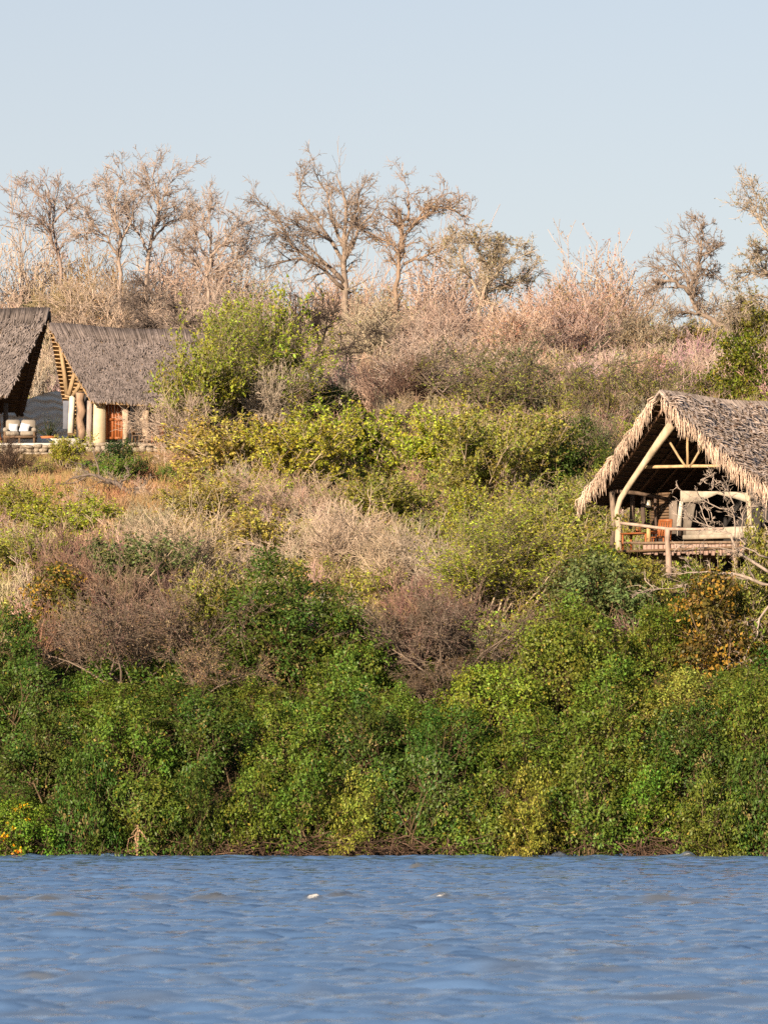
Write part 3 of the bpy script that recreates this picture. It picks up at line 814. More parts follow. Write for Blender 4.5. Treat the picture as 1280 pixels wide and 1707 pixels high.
sq = np.stack([gi[:-1, -1], gi[1:, -1], gi[1:, -1] + nu * nv, gi[:-1, -1] + nu * nv], -1)
o = MB().add(np.concatenate([F, Bk]), np.concatenate([q, q[:, ::-1] + nu * nv, tq[:, ::-1], sq[:, ::-1]])).build('garden_wall', M_GREYP, smooth=True)
tag(o, 'pale grey plaster wall with wavy ridges behind the sofa', 'wall')
# low white bench wall
m = MB(); a = P(61, 736, 224.6); b_ = P(132, 736, 224.6)
m.box(((a.x + b_.x) / 2, 224.8, 17.78), (b_.x - a.x, .45, .46), bev=.05)
tag(m.build('bench_wall', M_WHITE), 'low smooth white wall between the sofa and the cottage door', 'low wall')

# ---- terrace retaining wall of rough stones
r = empty('terrace_wall', P(70, 760, 221.6), 0, 'rough stone terrace wall under the sofa and cottage', 'stone wall')
o0 = r.location.copy()
rng = np.random.default_rng(4)
def stone_mesh(seed):
    g = np.random.default_rng(seed); m = MB()
    m.box((0, 0, 0), (1, .9, 1), bev=.16)
    m.v[0] = m.v[0] * (1 + g.normal(0, .16, m.v[0].shape)) + g.normal(0, .05, m.v[0].shape)
    return m.mesh('stone', M_STONE)
ST = [stone_mesh(i) for i in range(6)]
def stones(root, o0, x0p, x1p, d, pyt, pyb, szp):
    y = pyb
    while y > pyt:
        x = x0p + rng.uniform(0, szp)
        h = szp * rng.uniform(.55, .8)
        while x < x1p:
            w = szp * rng.uniform(.8, 1.7)
            c = P(x + w / 2, y - h / 2, d + rng.uniform(-.08, .08)) - o0
            o = bpy.data.objects.new('stone', ST[rng.integers(6)]); link(o, root)
            o.location = c; o.scale = (w / FPX * d * 1.05, .4, h / FPX * d * 1.08); o.rotation_euler = (0, rng.normal(0, .12), rng.uniform(0, .4))
            x += w * 1.0
        y -= h * .95
stones(r, o0, -20, 135, 221.45, 743, 778, 9)
m = MB(); c = P(55, 740, 222.6) - o0; m.box((c.x - .3, c.y, 17.5 - o0.z), (5.6, 2.3, .14), bev=.03); m.build('coping_slab', M_WHITE, r)
m = MB(); c = P(60, 765, 222.2) - o0; m.box((c.x, c.y + .1, 16.8 - o0.z), (5.4, .9, 1.2)); m.build('wall_core', M_STONE, r)
r2 = empty('rubble_wall', P(250, 752, 221.8), 0, 'tumbled rubble stone footing below the cottage porch', 'stone wall')
stones(r2, r2.location.copy(), 140, 312, 221.7, 739, 770, 12)

# ---- sofa with two cushions
sf = P(33.5, 737, 223.4); sl = 55 / FPX * 223.4
r = empty('outdoor_sofa', (sf.x, 223.4, 17.56), 0, 'taupe two seat sofa on the terrace before the wavy wall', 'sofa')
for sx in (-1, 1):
    m = MB(); m.beam((sx * (sl / 2 - .08), -.42, 0), (sx * (sl / 2 - .08), -.42, .62), .09, .09); m.build('leg', M_FRAME, r)
    m = MB(); m.beam((sx * (sl / 2 - .08), .42, 0), (sx * (sl / 2 - .08), .42, .9), .09, .09); m.build('leg', M_FRAME, r)
    m = MB(); m.box((sx * (sl / 2 - .10), .02, .72), (.2, .9, .22), bev=.06); m.build('armrest', M_CUSH, r)
m = MB(); m.beam((0, -.42, 0), (0, -.42, .4), .08, .08); m.build('leg', M_FRAME, r)
for sy in (-.44, .44):
    m = MB(); m.beam((-sl / 2, sy, .40), (sl / 2, sy, .40), .06, .10); m.build('rail', M_FRAME, r)
for sx in (-1, 1):
    m = MB(); m.box((sx * (sl / 4 - .02), -.02, .55), (sl / 2 - .12, .88, .22), bev=.06); m.build('seat_cushion', M_CUSH, r)
    m = MB(); m.box((sx * (sl / 4 - .02), .36, .92), (sl / 2 - .12, .22, .62), Matrix.Rotation(-.15, 3, 'X'), bev=.07); m.build('back_cushion', M_CUSH, r)
def cushion(loc, s, rot, label):
    n = 9; g = np.linspace(-1, 1, n); X, Y = np.meshgrid(g, g)
    th = .16 * (1 - X ** 2 * .9) ** .6 * (1 - Y ** 2 * .9) ** .6
    k = 1 - .06 * (1 - np.abs(X * Y)); F = np.stack([X * k * s / 2, -th, Y * k * s / 2], -1).reshape(-1, 3); Bk = F * [1, -1, 1]
    gi = np.arange(n * n).reshape(n, n); q = np.stack([gi[:-1, :-1], gi[:-1, 1:], gi[1:, 1:], gi[1:, :-1]], -1).reshape(-1, 4)
    o = MB().add(np.concatenate([F, Bk]), np.concatenate([q, q[:, ::-1] + n * n])).build('cushion', M_WCUSH, smooth=True)
    o.location = loc; o.rotation_euler = rot
    return tag(o, label, 'cushion', 'white cushions on the sofa')
cushion((P(22, 712, 223.4).x, 223.38, 17.56 + .82), .40, (-.25, .03, .05), 'white square cushion standing upright at the left of the sofa')
cushion((P(41, 712, 223.4).x, 223.36, 17.56 + .83), .42, (-.3, .22, -.1), 'white tilted cushion leaning at the middle of the sofa')
# terracotta pot with spiky plant, tall terracotta jar
q_ = P(82, 722, 226.2); pot_plant((q_.x, 226.2, 17.58), 2.3, 'terracotta pot with thin dark spiky plant against the wavy wall', M_TERRA, (.05, .07, .03), rg, 26, 1.2, spiky=True)
q_ = P(4, 706, 230); r = empty('clay_jar', (q_.x, 226.5, 17.56), 0, 'tall orange clay jar at the left end of the sofa', 'jar')
V, Q = lathe([(0, 0), (.22, 0), (.26, .5), (.17, .9), (.2, 1.25), (.13, 1.6), (.17, 1.72), (.1, 1.72), (0, 1.5)]); MB().add(V, Q).build('body', M_TERRA, r, smooth=True)
V, Q = lathe([(.262, .52), (.28, .56), (.262, .60)]); MB().add(V, Q).build('band', M_TERRA, r, smooth=True)
# ------------------------------------------------------------------ plant prototypes (meshes shared by all copies)
def leafy(seed, W=4.0, Hh=3.0, lobes=40, clumps=22, nleaf=14, size=.125, aspect=.5, droop=.3, low=.05, rl=(.105, .195), drape=0.0):
    rng = np.random.default_rng(seed)
    # lobe centres fill a half ellipsoid
    c = []
    while len(c) < lobes:
        p = rng.uniform(-1, 1, 3); p[2] = rng.uniform(low, 1)
        if p[0] ** 2 + p[1] ** 2 + (p[2] * .95) ** 2 < 1: c.append(p)
    c = np.array(c) * [W * .40, W * .40, Hh * .86]
    r = rng.uniform(*rl, lobes) * W * (1.0 - .25 * c[:, 2] / Hh)
    d = norm(rng.normal(size=(lobes, clumps, 3)) + [0, 0, .35])
    rad = r[:, None] * rng.uniform(.62, 1.12, (lobes, clumps))
    pts = c[:, None] + d * rad[..., None] * [1, 1, .85]
    lid = np.repeat(np.arange(lobes), clumps); pts = pts.reshape(-1, 3); d = d.reshape(-1, 3)
    # drop clumps buried inside other lobes
    dist = np.linalg.norm((pts[:, None] - c[None]) / [1, 1, .85], axis=2) / r[None]
    keep = (dist < .62).sum(1) == 0
    keep &= pts[:, 2] > .02
    pts, d, lid = pts[keep], d[keep], lid[keep]
    lob_v = rng.uniform(0, 1, lobes)
    cv = np.clip(.55 * lob_v[lid] + .45 * rng.uniform(0, 1, len(pts)), 0, 1)
    p = np.repeat(pts, nleaf, 0); dn = np.repeat(d, nleaf, 0); cl = np.repeat(cv, nleaf)
    off = rng.normal(0, 1, p.shape) * [.12, .12, .10]
    if drape:
        off[:, 2] -= np.abs(rng.normal(0, drape, len(p)))
    p = p + off
    V, Q, va = leaf_quads(rng, p, dn, size, aspect, droop, .42, clump=cl)
    crown = MB().add(V, Q, var=va)
    # stems up to the lobes
    ns = lobes
    base = np.zeros((ns, 3)); base[:, :2] = rng.normal(0, .12 * W, (ns, 2))
    tt = np.linspace(0, 1, 5)[None, :, None]
    PL = base[:, None] * (1 - tt) + c[:, None] * tt + rng.normal(0, .05, (ns, 5, 3)); PL[:, 0] = base; PL[:, 0, 2] = -.4
    R_ = np.linspace(.035, .014, 5)[None] * np.ones((ns, 1))
    V, Q = tubes(PL, R_, 4); st = MB().add(V, Q, var=np.repeat(rng.uniform(.2, .9, (ns, 1)), 3, 1).repeat(20, 0))
    PL2, R2_ = sprout(rng, PL, R_, 4, 4, (.25, .5), .8, .15, .08, .4, .6, .006)
    V, Q = tubes(PL2, R2_, 3); st.add(V, Q, var=np.repeat(rng.uniform(.2, .9, (len(PL2), 1)), 3, 1).repeat(12, 0))
    return crown, st

def tubevar(rng, PL, n, sd=.25, mean=.5):
    M, k, _ = PL.shape
    a = np.clip(rng.normal(mean, sd, (M, 1)), 0, 1)
    return np.repeat(np.concatenate([a, a, a * 0], 1), k * n, 0)

def twiggy(seed, W=3.0, Hh=2.8, stems=14, n1=9, n2=7, n3=0, up=.08, fan=.55, leaves=0, leafsize=.09, jit=.13, r0=.03, rt=.008, clumpy=True, aspect=.5, flat=False, tmin=.3):
    """multi stemmed shrub: fountain of stems, side shoots and fine twigs, with optional leaves along the twigs"""
    rng = np.random.default_rng(seed)
    base = rng.normal(0, .07 * W, (stems, 3)); base[:, 2] = -.2
    a = rng.uniform(0, 2 * math.pi, stems); sp = rng.uniform(.1, 1, stems) * fan * W / Hh
    d = np.stack([np.cos(a) * sp, np.sin(a) * sp, np.ones(stems)], 1)
    L = Hh * rng.uniform(.7, 1.1, stems) * np.sqrt(1 + sp ** 2 * .5)
    P0, R0 = polylines(rng, base, d, L, 7, jit * .6, -.02, r0 * rng.uniform(.6, 1.2, stems), np.full(stems, rt * 1.2))
    P1, R1 = sprout(rng, P0, R0, n1, 5, (.22, .5), .62, jit, up, tmin, .6, rt)
    P2, R2_ = sprout(rng, P1, R1, n2, 4, (.3, .65), .72, jit, up, .2, .6, rt * .75)
    st = MB(); V, Q = tubes(P0, R0, 5); st.add(V, Q, var=tubevar(rng, P0, 5))
    tw = MB(); V, Q = tubes(P1, R1, 3); tw.add(V, Q, var=tubevar(rng, P1, 3)); V, Q = tubes(P2, R2_, 3); tw.add(V, Q, var=tubevar(rng, P2, 3))
    last = P2
    if n3:
        P3, R3 = sprout(rng, P2, R2_, n3, 3, (.3, .7), .6, jit, up, .2, .7, rt * .6)
        V, Q = tubes(P3, R3, 3); tw.add(V, Q, var=tubevar(rng, P3, 3)); last = P3
    cr = None
    if leaves:
        M, k, _ = last.shape
        pv = rng.uniform(0, 1, len(P1)); 
        idx = rng.integers(0, M, leaves); t = rng.uniform(.2, 1, leaves) * (k - 1); i = np.minimum(t.astype(int), k - 2); f = (t - i)[:, None]
        p = last[idx, i] * (1 - f) + last[idx, i + 1] * f
        dd = norm(last[idx, i + 1] - last[idx, i])
        chain = idx // max(n3, 1) // n2
        cl = np.clip(.6 * pv[chain] + .4 * rng.uniform(0, 1, leaves), 0, 1)
        p = p + rng.normal(0, .025, p.shape)
        V, Q, va = leaf_quads(rng, p, norm(dd + rng.normal(0, .6, dd.shape) + [0, 0, .4]), leafsize, aspect, .1, clump=cl)
        cr = MB().add(V, Q, var=va)
    return st, tw, cr

PROTO = {}
for i in range(5):
    c, s = leafy(100 + i); PROTO['leafy', i] = (4.0, 3.0, [('crown', c.mesh('crown', M_LEAF), 'l'), ('branches', s.mesh('branches', M_BARK), 'b')])
for i in range(3):   # creeper draped mound, hanging leaf curtains
    c, s = leafy(140 + i, lobes=34, clumps=44, nleaf=11, size=.10, aspect=.7, droop=.9, rl=(.15, .25), drape=.16)
    PROTO['vine', i] = (4.0, 3.0, [('crown', c.mesh('crown', M_LEAF), 'l'), ('branches', s.mesh('branches', M_BARK), 'b')])
for i in range(2):   # large leaves, partly turned orange
    c, s = leafy(150 + i, lobes=32, clumps=22, nleaf=11, size=.135, aspect=.62, droop=.5)
    PROTO['autumn', i] = (4.0, 3.0, [('crown', c.mesh('crown', M_AUT), 'l'), ('branches', s.mesh('branches', M_BARK), 'b')])
for i in range(4):   # airy small leaved shrub, twigs showing
    st, tw, cr = twiggy(200 + i, 3.4, 2.8, 18, 8, 6, leaves=11000, leafsize=.122, aspect=.55)
    PROTO['sparse', i] = (3.4, 2.8, [('stems', st.mesh('stems', M_BARK), 'b'), ('twigs', tw.mesh('twigs', M_BARK), 'b'), ('crown', cr.mesh('crown', M_LEAF), 'l')])
for i in range(5):   # bare twig shrub
    st, tw, cr = twiggy(230 + i, 3.0, 2.8, 20, 10, 9, up=.04, fan=.62, jit=.17, r0=.026, rt=.010, leaves=700, leafsize=.06)
    PROTO['twig', i] = (3.0, 2.8, [('stems', st.mesh('stems', M_BARK), 'b'), ('twigs', tw.mesh('twigs', M_BARK), 'b'), ('dry_leaves', cr.mesh('dry_leaves', M_LEAF), 'd')])
for i in range(3):   # upright pale switches with brown pods
    st, tw, cr = twiggy(250 + i, 3.0, 3.0, 20, 9, 7, up=.2, fan=.42, r0=.022, rt=.009, leaves=4200, leafsize=.075, aspect=.45)
    PROTO['pink', i] = (3.0, 3.0, [('stems', st.mesh('stems', M_BARK), 'b'), ('twigs', tw.mesh('twigs', M_BARK), 'b'), ('seed_heads', cr.mesh('seed_heads', M_LEAF), 'd')])
for i in range(3):   # dark fine thorn scrub with grey green leaf haze
    st, tw, cr = twiggy(270 + i, 3.8, 2.6, 12, 9, 9, up=-.02, fan=.85, jit=.2, r0=.045, rt=.010, leaves=6500, leafsize=.07, aspect=.45)
    PROTO['thorn', i] = (3.8, 2.6, [('stems', st.mesh('stems', M_BARK), 'b'), ('twigs', tw.mesh('twigs', M_BARK), 'b'), ('crown', cr.mesh('crown', M_LEAF), 'l')])
c, s = leafy(170, 6.4, 4.9, lobes=80, clumps=28, nleaf=14, rl=(.09, .15)); PROTO['bigleafy', 0] = (6.4, 4.9, [('crown', c.mesh('crown', M_LEAF), 'l'), ('branches', s.mesh('branches', M_BARK), 'b')])
st, tw, cr = twiggy(290, 6.2, 6.6, 26, 13, 9, leaves=24000, leafsize=.14, aspect=.55, r0=.06)
PROTO['bigsparse', 0] = (6.2, 6.6, [('stems', st.mesh('stems', M_BARK), 'b'), ('twigs', tw.mesh('twigs', M_BARK), 'b'), ('crown', cr.mesh('crown', M_LEAF), 'l')])
for k_ in list(PROTO):          # true height of the airy kinds, shoots included
    if k_[0] in ('sparse', 'thorn', 'bigsparse'):
        me_ = PROTO[k_][2][-1][1]; z_ = np.empty(len(me_.vertices) * 3, np.float32); me_.vertices.foreach_get('co', z_)
        PROTO[k_] = (PROTO[k_][0], float(np.percentile(z_[2::3], 97)), PROTO[k_][2])
NV = {}
for k in PROTO: NV[k[0]] = NV.get(k[0], 0) + 1

DG = (.092, .148, .024); MG = (.152, .212, .029); BG = (.170, .280, .030); YG = (.42, .45, .045); OL = (.33, .34, .056); GG = (.16, .21, .075); YO = (.47, .41, .08)
TN = (.56, .44, .335); PK = (.57, .42, .345); LG = (.52, .42, .36); BR = (.24, .165, .125); PW = (.58, .48, .38); DK = (.10, .075, .055)
TWIGCOL = {'leafy': (.14, .10, .06), 'vine': (.14, .10, .06), 'bigleafy': (.14, .10, .06), 'bigsparse': (.40, .32, .23), 'autumn': (.2, .14, .09), 'sparse': (.44, .35, .25), 'thorn': (.20, .155, .12)}
prng = np.random.default_rng(11)
def jitter_col(c, a=.12):
    return tuple(float(x * (1 + k)) for x, k in zip(c, prng.uniform(-a, a, 3) * np.array([1, .8, 1]) + prng.uniform(-a, a)))
def plant(px, py, wpx, hpx, sp, col, label, dd=0.0, name=None, cat='shrub', group=None, dry=None, variant=None):
    d = hit(px, py) + dd
    a, b = ray(px, py)
    x = a * d
    z = float(ground(x, d))
    i = int(prng.integers(NV[sp])) if variant is None else variant
    W, Hh, parts = PROTO[sp, i]
    k = FPX / d
    sw = wpx / k / W; sh = hpx / k / Hh
    r = empty(name or {'leafy': 'leafy_shrub', 'vine': 'creeper_mound', 'autumn': 'turning_shrub', 'sparse': 'airy_shrub', 'bigleafy': 'leafy_shrub', 'bigsparse': 'airy_shrub', 'twig': 'bare_shrub', 'pink': 'seeding_shrub', 'thorn': 'thorn_shrub'}[sp],
              (x, d, z - .05), float(prng.uniform(0, 6.28)), label, cat, group)
    r.scale = (sw, (sw + sh) / 2, sh)
    col = jitter_col(col, .06)
    for nm, me, kind in parts:
        o = bpy.data.objects.new(nm, me); link(o, r)
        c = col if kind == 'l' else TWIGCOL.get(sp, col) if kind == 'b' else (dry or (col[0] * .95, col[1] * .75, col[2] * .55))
        o.color = (*c, 1)
        if nm in ('twigs', 'dry_leaves', 'seed_heads'): o['kind'] = 'stuff'
    return r

SHRUBS = [
 # --- water's edge, front row (left to right)
 (36, 1424, 165, 128, 'leafy', BG, 'bright green shrub dotted with yellow flowers at the left end of the waterline', -.7),
 (140, 1421, 130, 215, 'leafy', DG, 'dark green waterside shrub just right of the yellow flowered shrub', -.7),
 (238, 1412, 150, 165, 'leafy', MG, 'waterside shrub hanging behind the two leaning dead stems', -.7),
 (322, 1421, 120, 190, 'leafy', DG, 'waterside shrub right of the leaning dead stems', -.7),
 (415, 1414, 150, 170, 'leafy', MG, 'waterside shrub above the first tangle of brown roots from the left', -.35),
 (520, 1412, 150, 185, 'leafy', MG, 'broad waterside shrub above the long central root tangle', -.35),
 (612, 1414, 130, 165, 'leafy', OL, 'olive waterside shrub at the right end of the central root tangle', -.35),
 (705, 1410, 140, 205, 'leafy', DG, 'darkest waterside shrub beside the dark gap at mid bank', -.35),
 (800, 1422, 150, 170, 'leafy', MG, 'waterside shrub with orange specks just right of the dark gap', -.7),
 (893, 1424, 130, 190, 'leafy', OL, 'waterside shrub dipping into the river below the creeper mound', -.7),
 (985, 1418, 150, 200, 'leafy', MG, 'waterside shrub left of the right hand root tangle', -.7),
 (1085, 1404, 150, 150, 'leafy', BG, 'brighter green shrub leaning over the right hand root tangle', -.35),
 (1180, 1424, 140, 180, 'leafy', MG, 'waterside shrub dipping into the river right of the root tangle', -.7),
 (1268, 1424, 130, 220, 'leafy', DG, 'dark green waterside shrub at the right edge of the picture', -.7),
 # --- second row up the bank
 (70, 1320, 190, 150, 'leafy', DG, 'dark green bush straight above the yellow flowered shrub'),
 (14, 1352, 130, 80, 'leafy', DG, 'dark low bush directly behind the yellow flowered shrub', -.4),
 (215, 1318, 190, 165, 'leafy', MG, 'mid green bush above the leaning dead stems'),
 (352, 1312, 180, 160, 'leafy', DG, 'dense dark bush on the lower bank above the left root tangle'),
 (480, 1310, 180, 150, 'leafy', MG, 'bush with yellowed patches above the central root tangle'),
 (610, 1316, 180, 165, 'leafy', DG, 'feathery dark green bush left of the dark mid bank gap'),
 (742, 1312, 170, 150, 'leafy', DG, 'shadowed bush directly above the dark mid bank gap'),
 (868, 1320, 190, 150, 'leafy', MG, 'green bush directly below the yellow green creeper mound'),
 (1010, 1318, 200, 170, 'leafy', MG, 'wide green bush above the right hand root tangle'),
 (1150, 1322, 180, 160, 'leafy', DG, 'deep green bush below the orange leaved shrub'),
 (1262, 1316, 160, 180, 'leafy', MG, 'green bush on the bank at the right picture edge below bare branches'),
 (190, 1190, 230, 70, 'leafy', MG, 'low wide green bush along the foot of the left brown thicket', -.6),
 (715, 1178, 170, 75, 'thorn', BR, 'low brown scrub at the foot of the dark brown bare thicket'),
 # --- third row
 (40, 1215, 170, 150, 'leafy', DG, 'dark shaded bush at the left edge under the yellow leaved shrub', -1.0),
 (150, 1225, 160, 90, 'leafy', MG, 'low green bush below the left brown thicket'),
 (290, 1215, 190, 100, 'leafy', DG, 'dark feathery bush below and left of the big round bush'),
 (420, 1215, 170, 95, 'leafy', MG, 'green bush at the left foot of the big round bush'),
 (560, 1225, 180, 130, 'leafy', MG, 'yellow flecked bush under the big round bush', 0, None),
 (670, 1240, 130, 110, 'leafy', MG, 'bush at the lower left of the dark brown thicket'),
 (820, 1236, 210, 150, 'vine', (.235, .275, .032), 'yellow green creeper mound with hanging leaf curtains right of the dark thicket'),
 (925, 1190, 190, 170, 'vine', (.19, .23, .034), 'taller olive creeper mound behind the yellow green one'),
 (1030, 1220, 200, 140, 'leafy', MG, 'green bush right of the creeper mounds'),
 (1140, 1226, 180, 120, 'leafy', OL, 'olive bush below the orange leaved shrub'),
 (1250, 1215, 170, 110, 'leafy', MG, 'green bush under the hanging bare branches at right'),
 # --- the tall bushes above the bank
 (475, 1140, 340, 240, 'bigleafy', DG, 'big round dark green bush in the middle of the slope'),
 (585, 1150, 170, 165, 'leafy', MG, 'green lobe on the right flank of the big round bush', -.5),
 (370, 1110, 140, 150, 'sparse', OL, 'thin olive shrub on the left flank of the big round bush'),
 (20, 1165, 150, 165, 'leafy', DG, 'tall dark green bush at the left edge beneath the yellow leaved shrub'),
 (95, 1070, 190, 130, 'autumn', (.16, .17, .03), 'large leaved yellow and green shrub left of the brown thicket'),
 (1185, 1125, 210, 175, 'autumn', (.15, .14, .03), 'orange and yellow leaved shrub below the right hut deck'),
 (1010, 1075, 240, 165, 'leafy', GG, 'grey green bush at the foot of the right hut'),
 (960, 1130, 200, 150, 'leafy', MG, 'darker green bush between the grey green bush and the creeper mounds'),
 (1090, 1130, 130, 130, 'leafy', MG, 'shaded green bush left of the orange leaved shrub'),
 (815, 1055, 250, 200, 'bigsparse', YG, 'large yellow green shrub above the dark brown thicket'),
 (900, 1030, 190, 160, 'sparse', OL, 'olive shrub left of the grey green bush'),
 (745, 1140, 220, 125, 'thorn', BR, 'dark brown bare thicket between the big round bush and creeper mound'),
 (690, 1110, 140, 120, 'thorn', BR, 'shaded brown bare shrub touching the big round bush'),
 (205, 1150, 240, 150, 'thorn', BR, 'brown bare thicket below the yellow leaved shrub'),
 (290, 1130, 190, 140, 'thorn', (.32, .22, .14), 'tangled brown shrub left of the big round bush'),
 (330, 1165, 130, 90, 'thorn', (.46, .31, .17), 'straw coloured tangle at the lower left of the big round bush'),
 (650, 1000, 110, 110, 'twig', TN, 'bare shrub with white branches right of the big round bush'),
 (735, 1010, 120, 110, 'twig', TN, 'tan bare shrub left of the large yellow green shrub'),
 # --- under the right hut
 (1058, 1062, 150, 142, 'leafy', OL, 'olive and green shrub under the left half of the right hut deck'),
 (1175, 1078, 140, 142, 'leafy', MG, 'green shrub under the right half of the right hut deck'),
 (1248, 1082, 120, 140, 'sparse', OL, 'thin olive shrub before the right end of the hut parapet'),
 (1296, 1075, 100, 190, 'sparse', OL, 'tall olive shrub covering the right thatch eave at the picture edge'),
 # --- lower middle slope
 (220, 1020, 190, 120, 'sparse', GG, 'grey green shrub right of the yellow leaved shrub'),
 (310, 1000, 170, 130, 'twig', TN, 'tan bare shrub with white stems above the big round bush'),
 (420, 965, 190, 110, 'sparse', YO, 'straw yellow shrub behind the top of the big round bush'),
 (540, 960, 180, 110, 'twig', TN, 'tan twiggy shrub behind the right top of the big round bush'),
 (50, 985, 150, 90, 'sparse', OL, 'olive shrub at the left edge above the yellow leaved shrub'),
 (130, 930, 160, 90, 'sparse', YG, 'yellow green shrub below the fallen log'),
 (40, 890, 150, 80, 'sparse', YG, 'yellow green low shrub at the left edge left of the fallen log'),
 (235, 930, 150, 80, 'twig', TN, 'pale grassy twig shrub below the right end of the fallen log'),
 (340, 895, 160, 90, 'sparse', YO, 'straw and green shrub right of the fallen log'),
 (460, 890, 160, 90, 'twig', TN, 'tan twig shrub in the middle of the slope'),
 (640, 905, 190, 110, 'sparse', OL, 'olive and brown shrub in the centre of the slope'),
 (995, 1042, 140, 150, 'leafy', YG, 'yellow green shrub hiding the foot of the bent post'),
 (930, 930, 150, 120, 'sparse', OL, 'olive shrub left of the bent post'),
 (790, 930, 180, 110, 'sparse', YG, 'bright patchy shrub left of the hut at mid slope'),
 # --- middle slope
 (390, 815, 190, 110, 'sparse', YO, 'straw coloured shrub below the big yellow green tree'),
 (490, 835, 190, 130, 'sparse', YG, 'yellow green shrub with white stems below the dark hollow'),
 (590, 815, 190, 130, 'sparse', YG, 'yellow green shrub right below the dark hollow'),
 (705, 830, 200, 140, 'sparse', YG, 'broad yellow green shrub right of the dark hollow'),
 (800, 850, 190, 150, 'sparse', OL, 'olive shrub between the centre and the right hut'),
 (880, 830, 170, 130, 'sparse', OL, 'olive green shrub two bushes left of the thatch fringe'),
 (955, 830, 150, 150, 'leafy', (.10, .14, .025), 'bright green bush beside the left thatch fringe of the right hut'),
 (1010, 800, 120, 110, 'thorn', GG, 'dark green thorn bush just above the left thatch fringe'),
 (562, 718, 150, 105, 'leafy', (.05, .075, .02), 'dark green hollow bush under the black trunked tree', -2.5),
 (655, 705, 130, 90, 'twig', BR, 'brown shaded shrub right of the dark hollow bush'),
 (450, 757, 105, 120, 'twig', PW, 'white stemmed bare shrub between the yellow green tree and dark hollow'),
 # --- round the left huts
 (392, 752, 225, 235, 'bigsparse', (.38, .44, .04), 'big yellow green tree right of the cottage roof', 0, 'airy_tree', 'tree'),
 (405, 748, 170, 225, 'sparse', (.33, .38, .036), 'extra inner foliage added behind the big yellow green tree beside the cottage', 1.5, 'airy_tree', 'tree'),  # extra crown added to thicken the foliage of the big tree
 (330, 762, 120, 170, 'sparse', (.30, .33, .036), 'yellow green shrub over the right end of the cottage roof'),
 (295, 765, 110, 90, 'twig', TN, 'tan twig shrub at the right end of the cottage porch'),
 (350, 800, 130, 70, 'twig', (.50, .33, .20), 'orange tan twig shrub below the cottage porch'),
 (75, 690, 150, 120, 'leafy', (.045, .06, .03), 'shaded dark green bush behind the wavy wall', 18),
 (110, 785, 70, 55, 'sparse', YG, 'small yellow green bush against the terrace wall'),
 (175, 812, 90, 50, 'sparse', BG, 'small green bush beside the fallen log'),
 (285, 815, 34, 40, 'sparse', BG, 'tiny bright green bush right of the dark leaved sapling'),
 (4, 720, 46, 100, 'sparse', YG, 'yellow green bush in front of the left edge roof', -6),
 (15, 800, 60, 60, 'twig', DK, 'dark bare shrub at the left edge below the terrace'),
 # --- upper slope
 (800, 712, 200, 130, 'thorn', OL, 'olive thorn scrub in the middle of the upper slope'),
 (900, 705, 210, 135, 'thorn', GG, 'grey green thorn scrub right of the olive thorn scrub'),
 (1000, 725, 200, 120, 'thorn', OL, 'thorn scrub with pale dead branches above the right thatch fringe'),
 (1075, 690, 150, 100, 'thorn', OL, 'thorn scrub left of the right hut ridge'),
 (1240, 690, 170, 150, 'leafy', (.15, .19, .02), 'vivid yellow green bush behind the right hut ridge'),
 (1165, 680, 110, 70, 'leafy', (.14, .18, .025), 'small yellow green bush behind the front of the right ridge'),
 (700, 690, 190, 130, 'twig', LG, 'lilac grey bare shrub right of the black trunked tree'),
 (620, 650, 180, 130, 'twig', TN, 'tan bare shrub above the dark hollow bush'),
 (735, 640, 160, 120, 'twig', PK, 'pinkish bare shrub at the centre of the upper slope'),
 (850, 640, 180, 110, 'pink', PK, 'pinkish brown seeding shrub above the olive thorn scrub'),
 (960, 640, 190, 120, 'pink', PK, 'pinkish tan seeding shrub above the grey green thorn scrub'),
 (1060, 625, 160, 90, 'pink', TN, 'tan seeding shrub left of the leaning skyline tree'),
 (1150, 620, 150, 80, 'sparse', YO, 'straw and green shrub under the leaning skyline tree'),
 (1255, 610, 130, 110, 'sparse', OL, 'olive shrub at the right edge under the skyline tree'),
 (470, 640, 160, 130, 'twig', LG, 'grey bare shrub behind the yellow green tree'),
 (385, 620, 170, 130, 'twig', LG, 'lilac grey bare shrub right behind the cottage ridge'),
 (270, 612, 190, 140, 'twig', LG, 'wide grey bare shrub above the middle of the cottage ridge'),
 (150, 610, 180, 130, 'twig', TN, 'tan bare shrub above the left end of the cottage ridge'),
 (40, 600, 160, 120, 'twig', PK, 'reddish tan bare shrub above the left edge roof'),
 (105, 690, 90, 130, 'twig', (.40, .32, .18), 'dry yellowish shrub seen in the gap between the two left roofs', 14),
 # --- crest
 (20, 590, 170, 243, 'twig', LG, 'pale lilac bare bush on the crest at the left edge', 6),
 (95, 592, 130, 192, 'pink', TN, 'tan bush on the crest left of the first skyline tree', 8),
 (190, 590, 170, 192, 'pink', (.48, .34, .19), 'golden tan bush on the crest below the left skyline trees', 6),
 (300, 590, 190, 224, 'twig', TN, 'tall tan bush on the crest right of the left skyline trees', 4),
 (385, 588, 150, 204, 'twig', TN, 'tan bush on the crest left of the great skyline tree', 8),
 (470, 590, 150, 153, 'twig', PK, 'pinkish bare bush under the left limbs of the great skyline tree', 2),
 (560, 590, 170, 179, 'twig', TN, 'tan bush at the foot of the great skyline tree', 2),
 (650, 588, 170, 150, 'sparse', YO, 'greenish bush on the crest right of the great skyline tree trunk', 6),
 (740, 590, 170, 217, 'twig', TN, 'tan bush on the crest under the low right skyline tree', 2),
 (830, 588, 190, 150, 'thorn', OL, 'dark olive bush on the crest right of centre', 6),
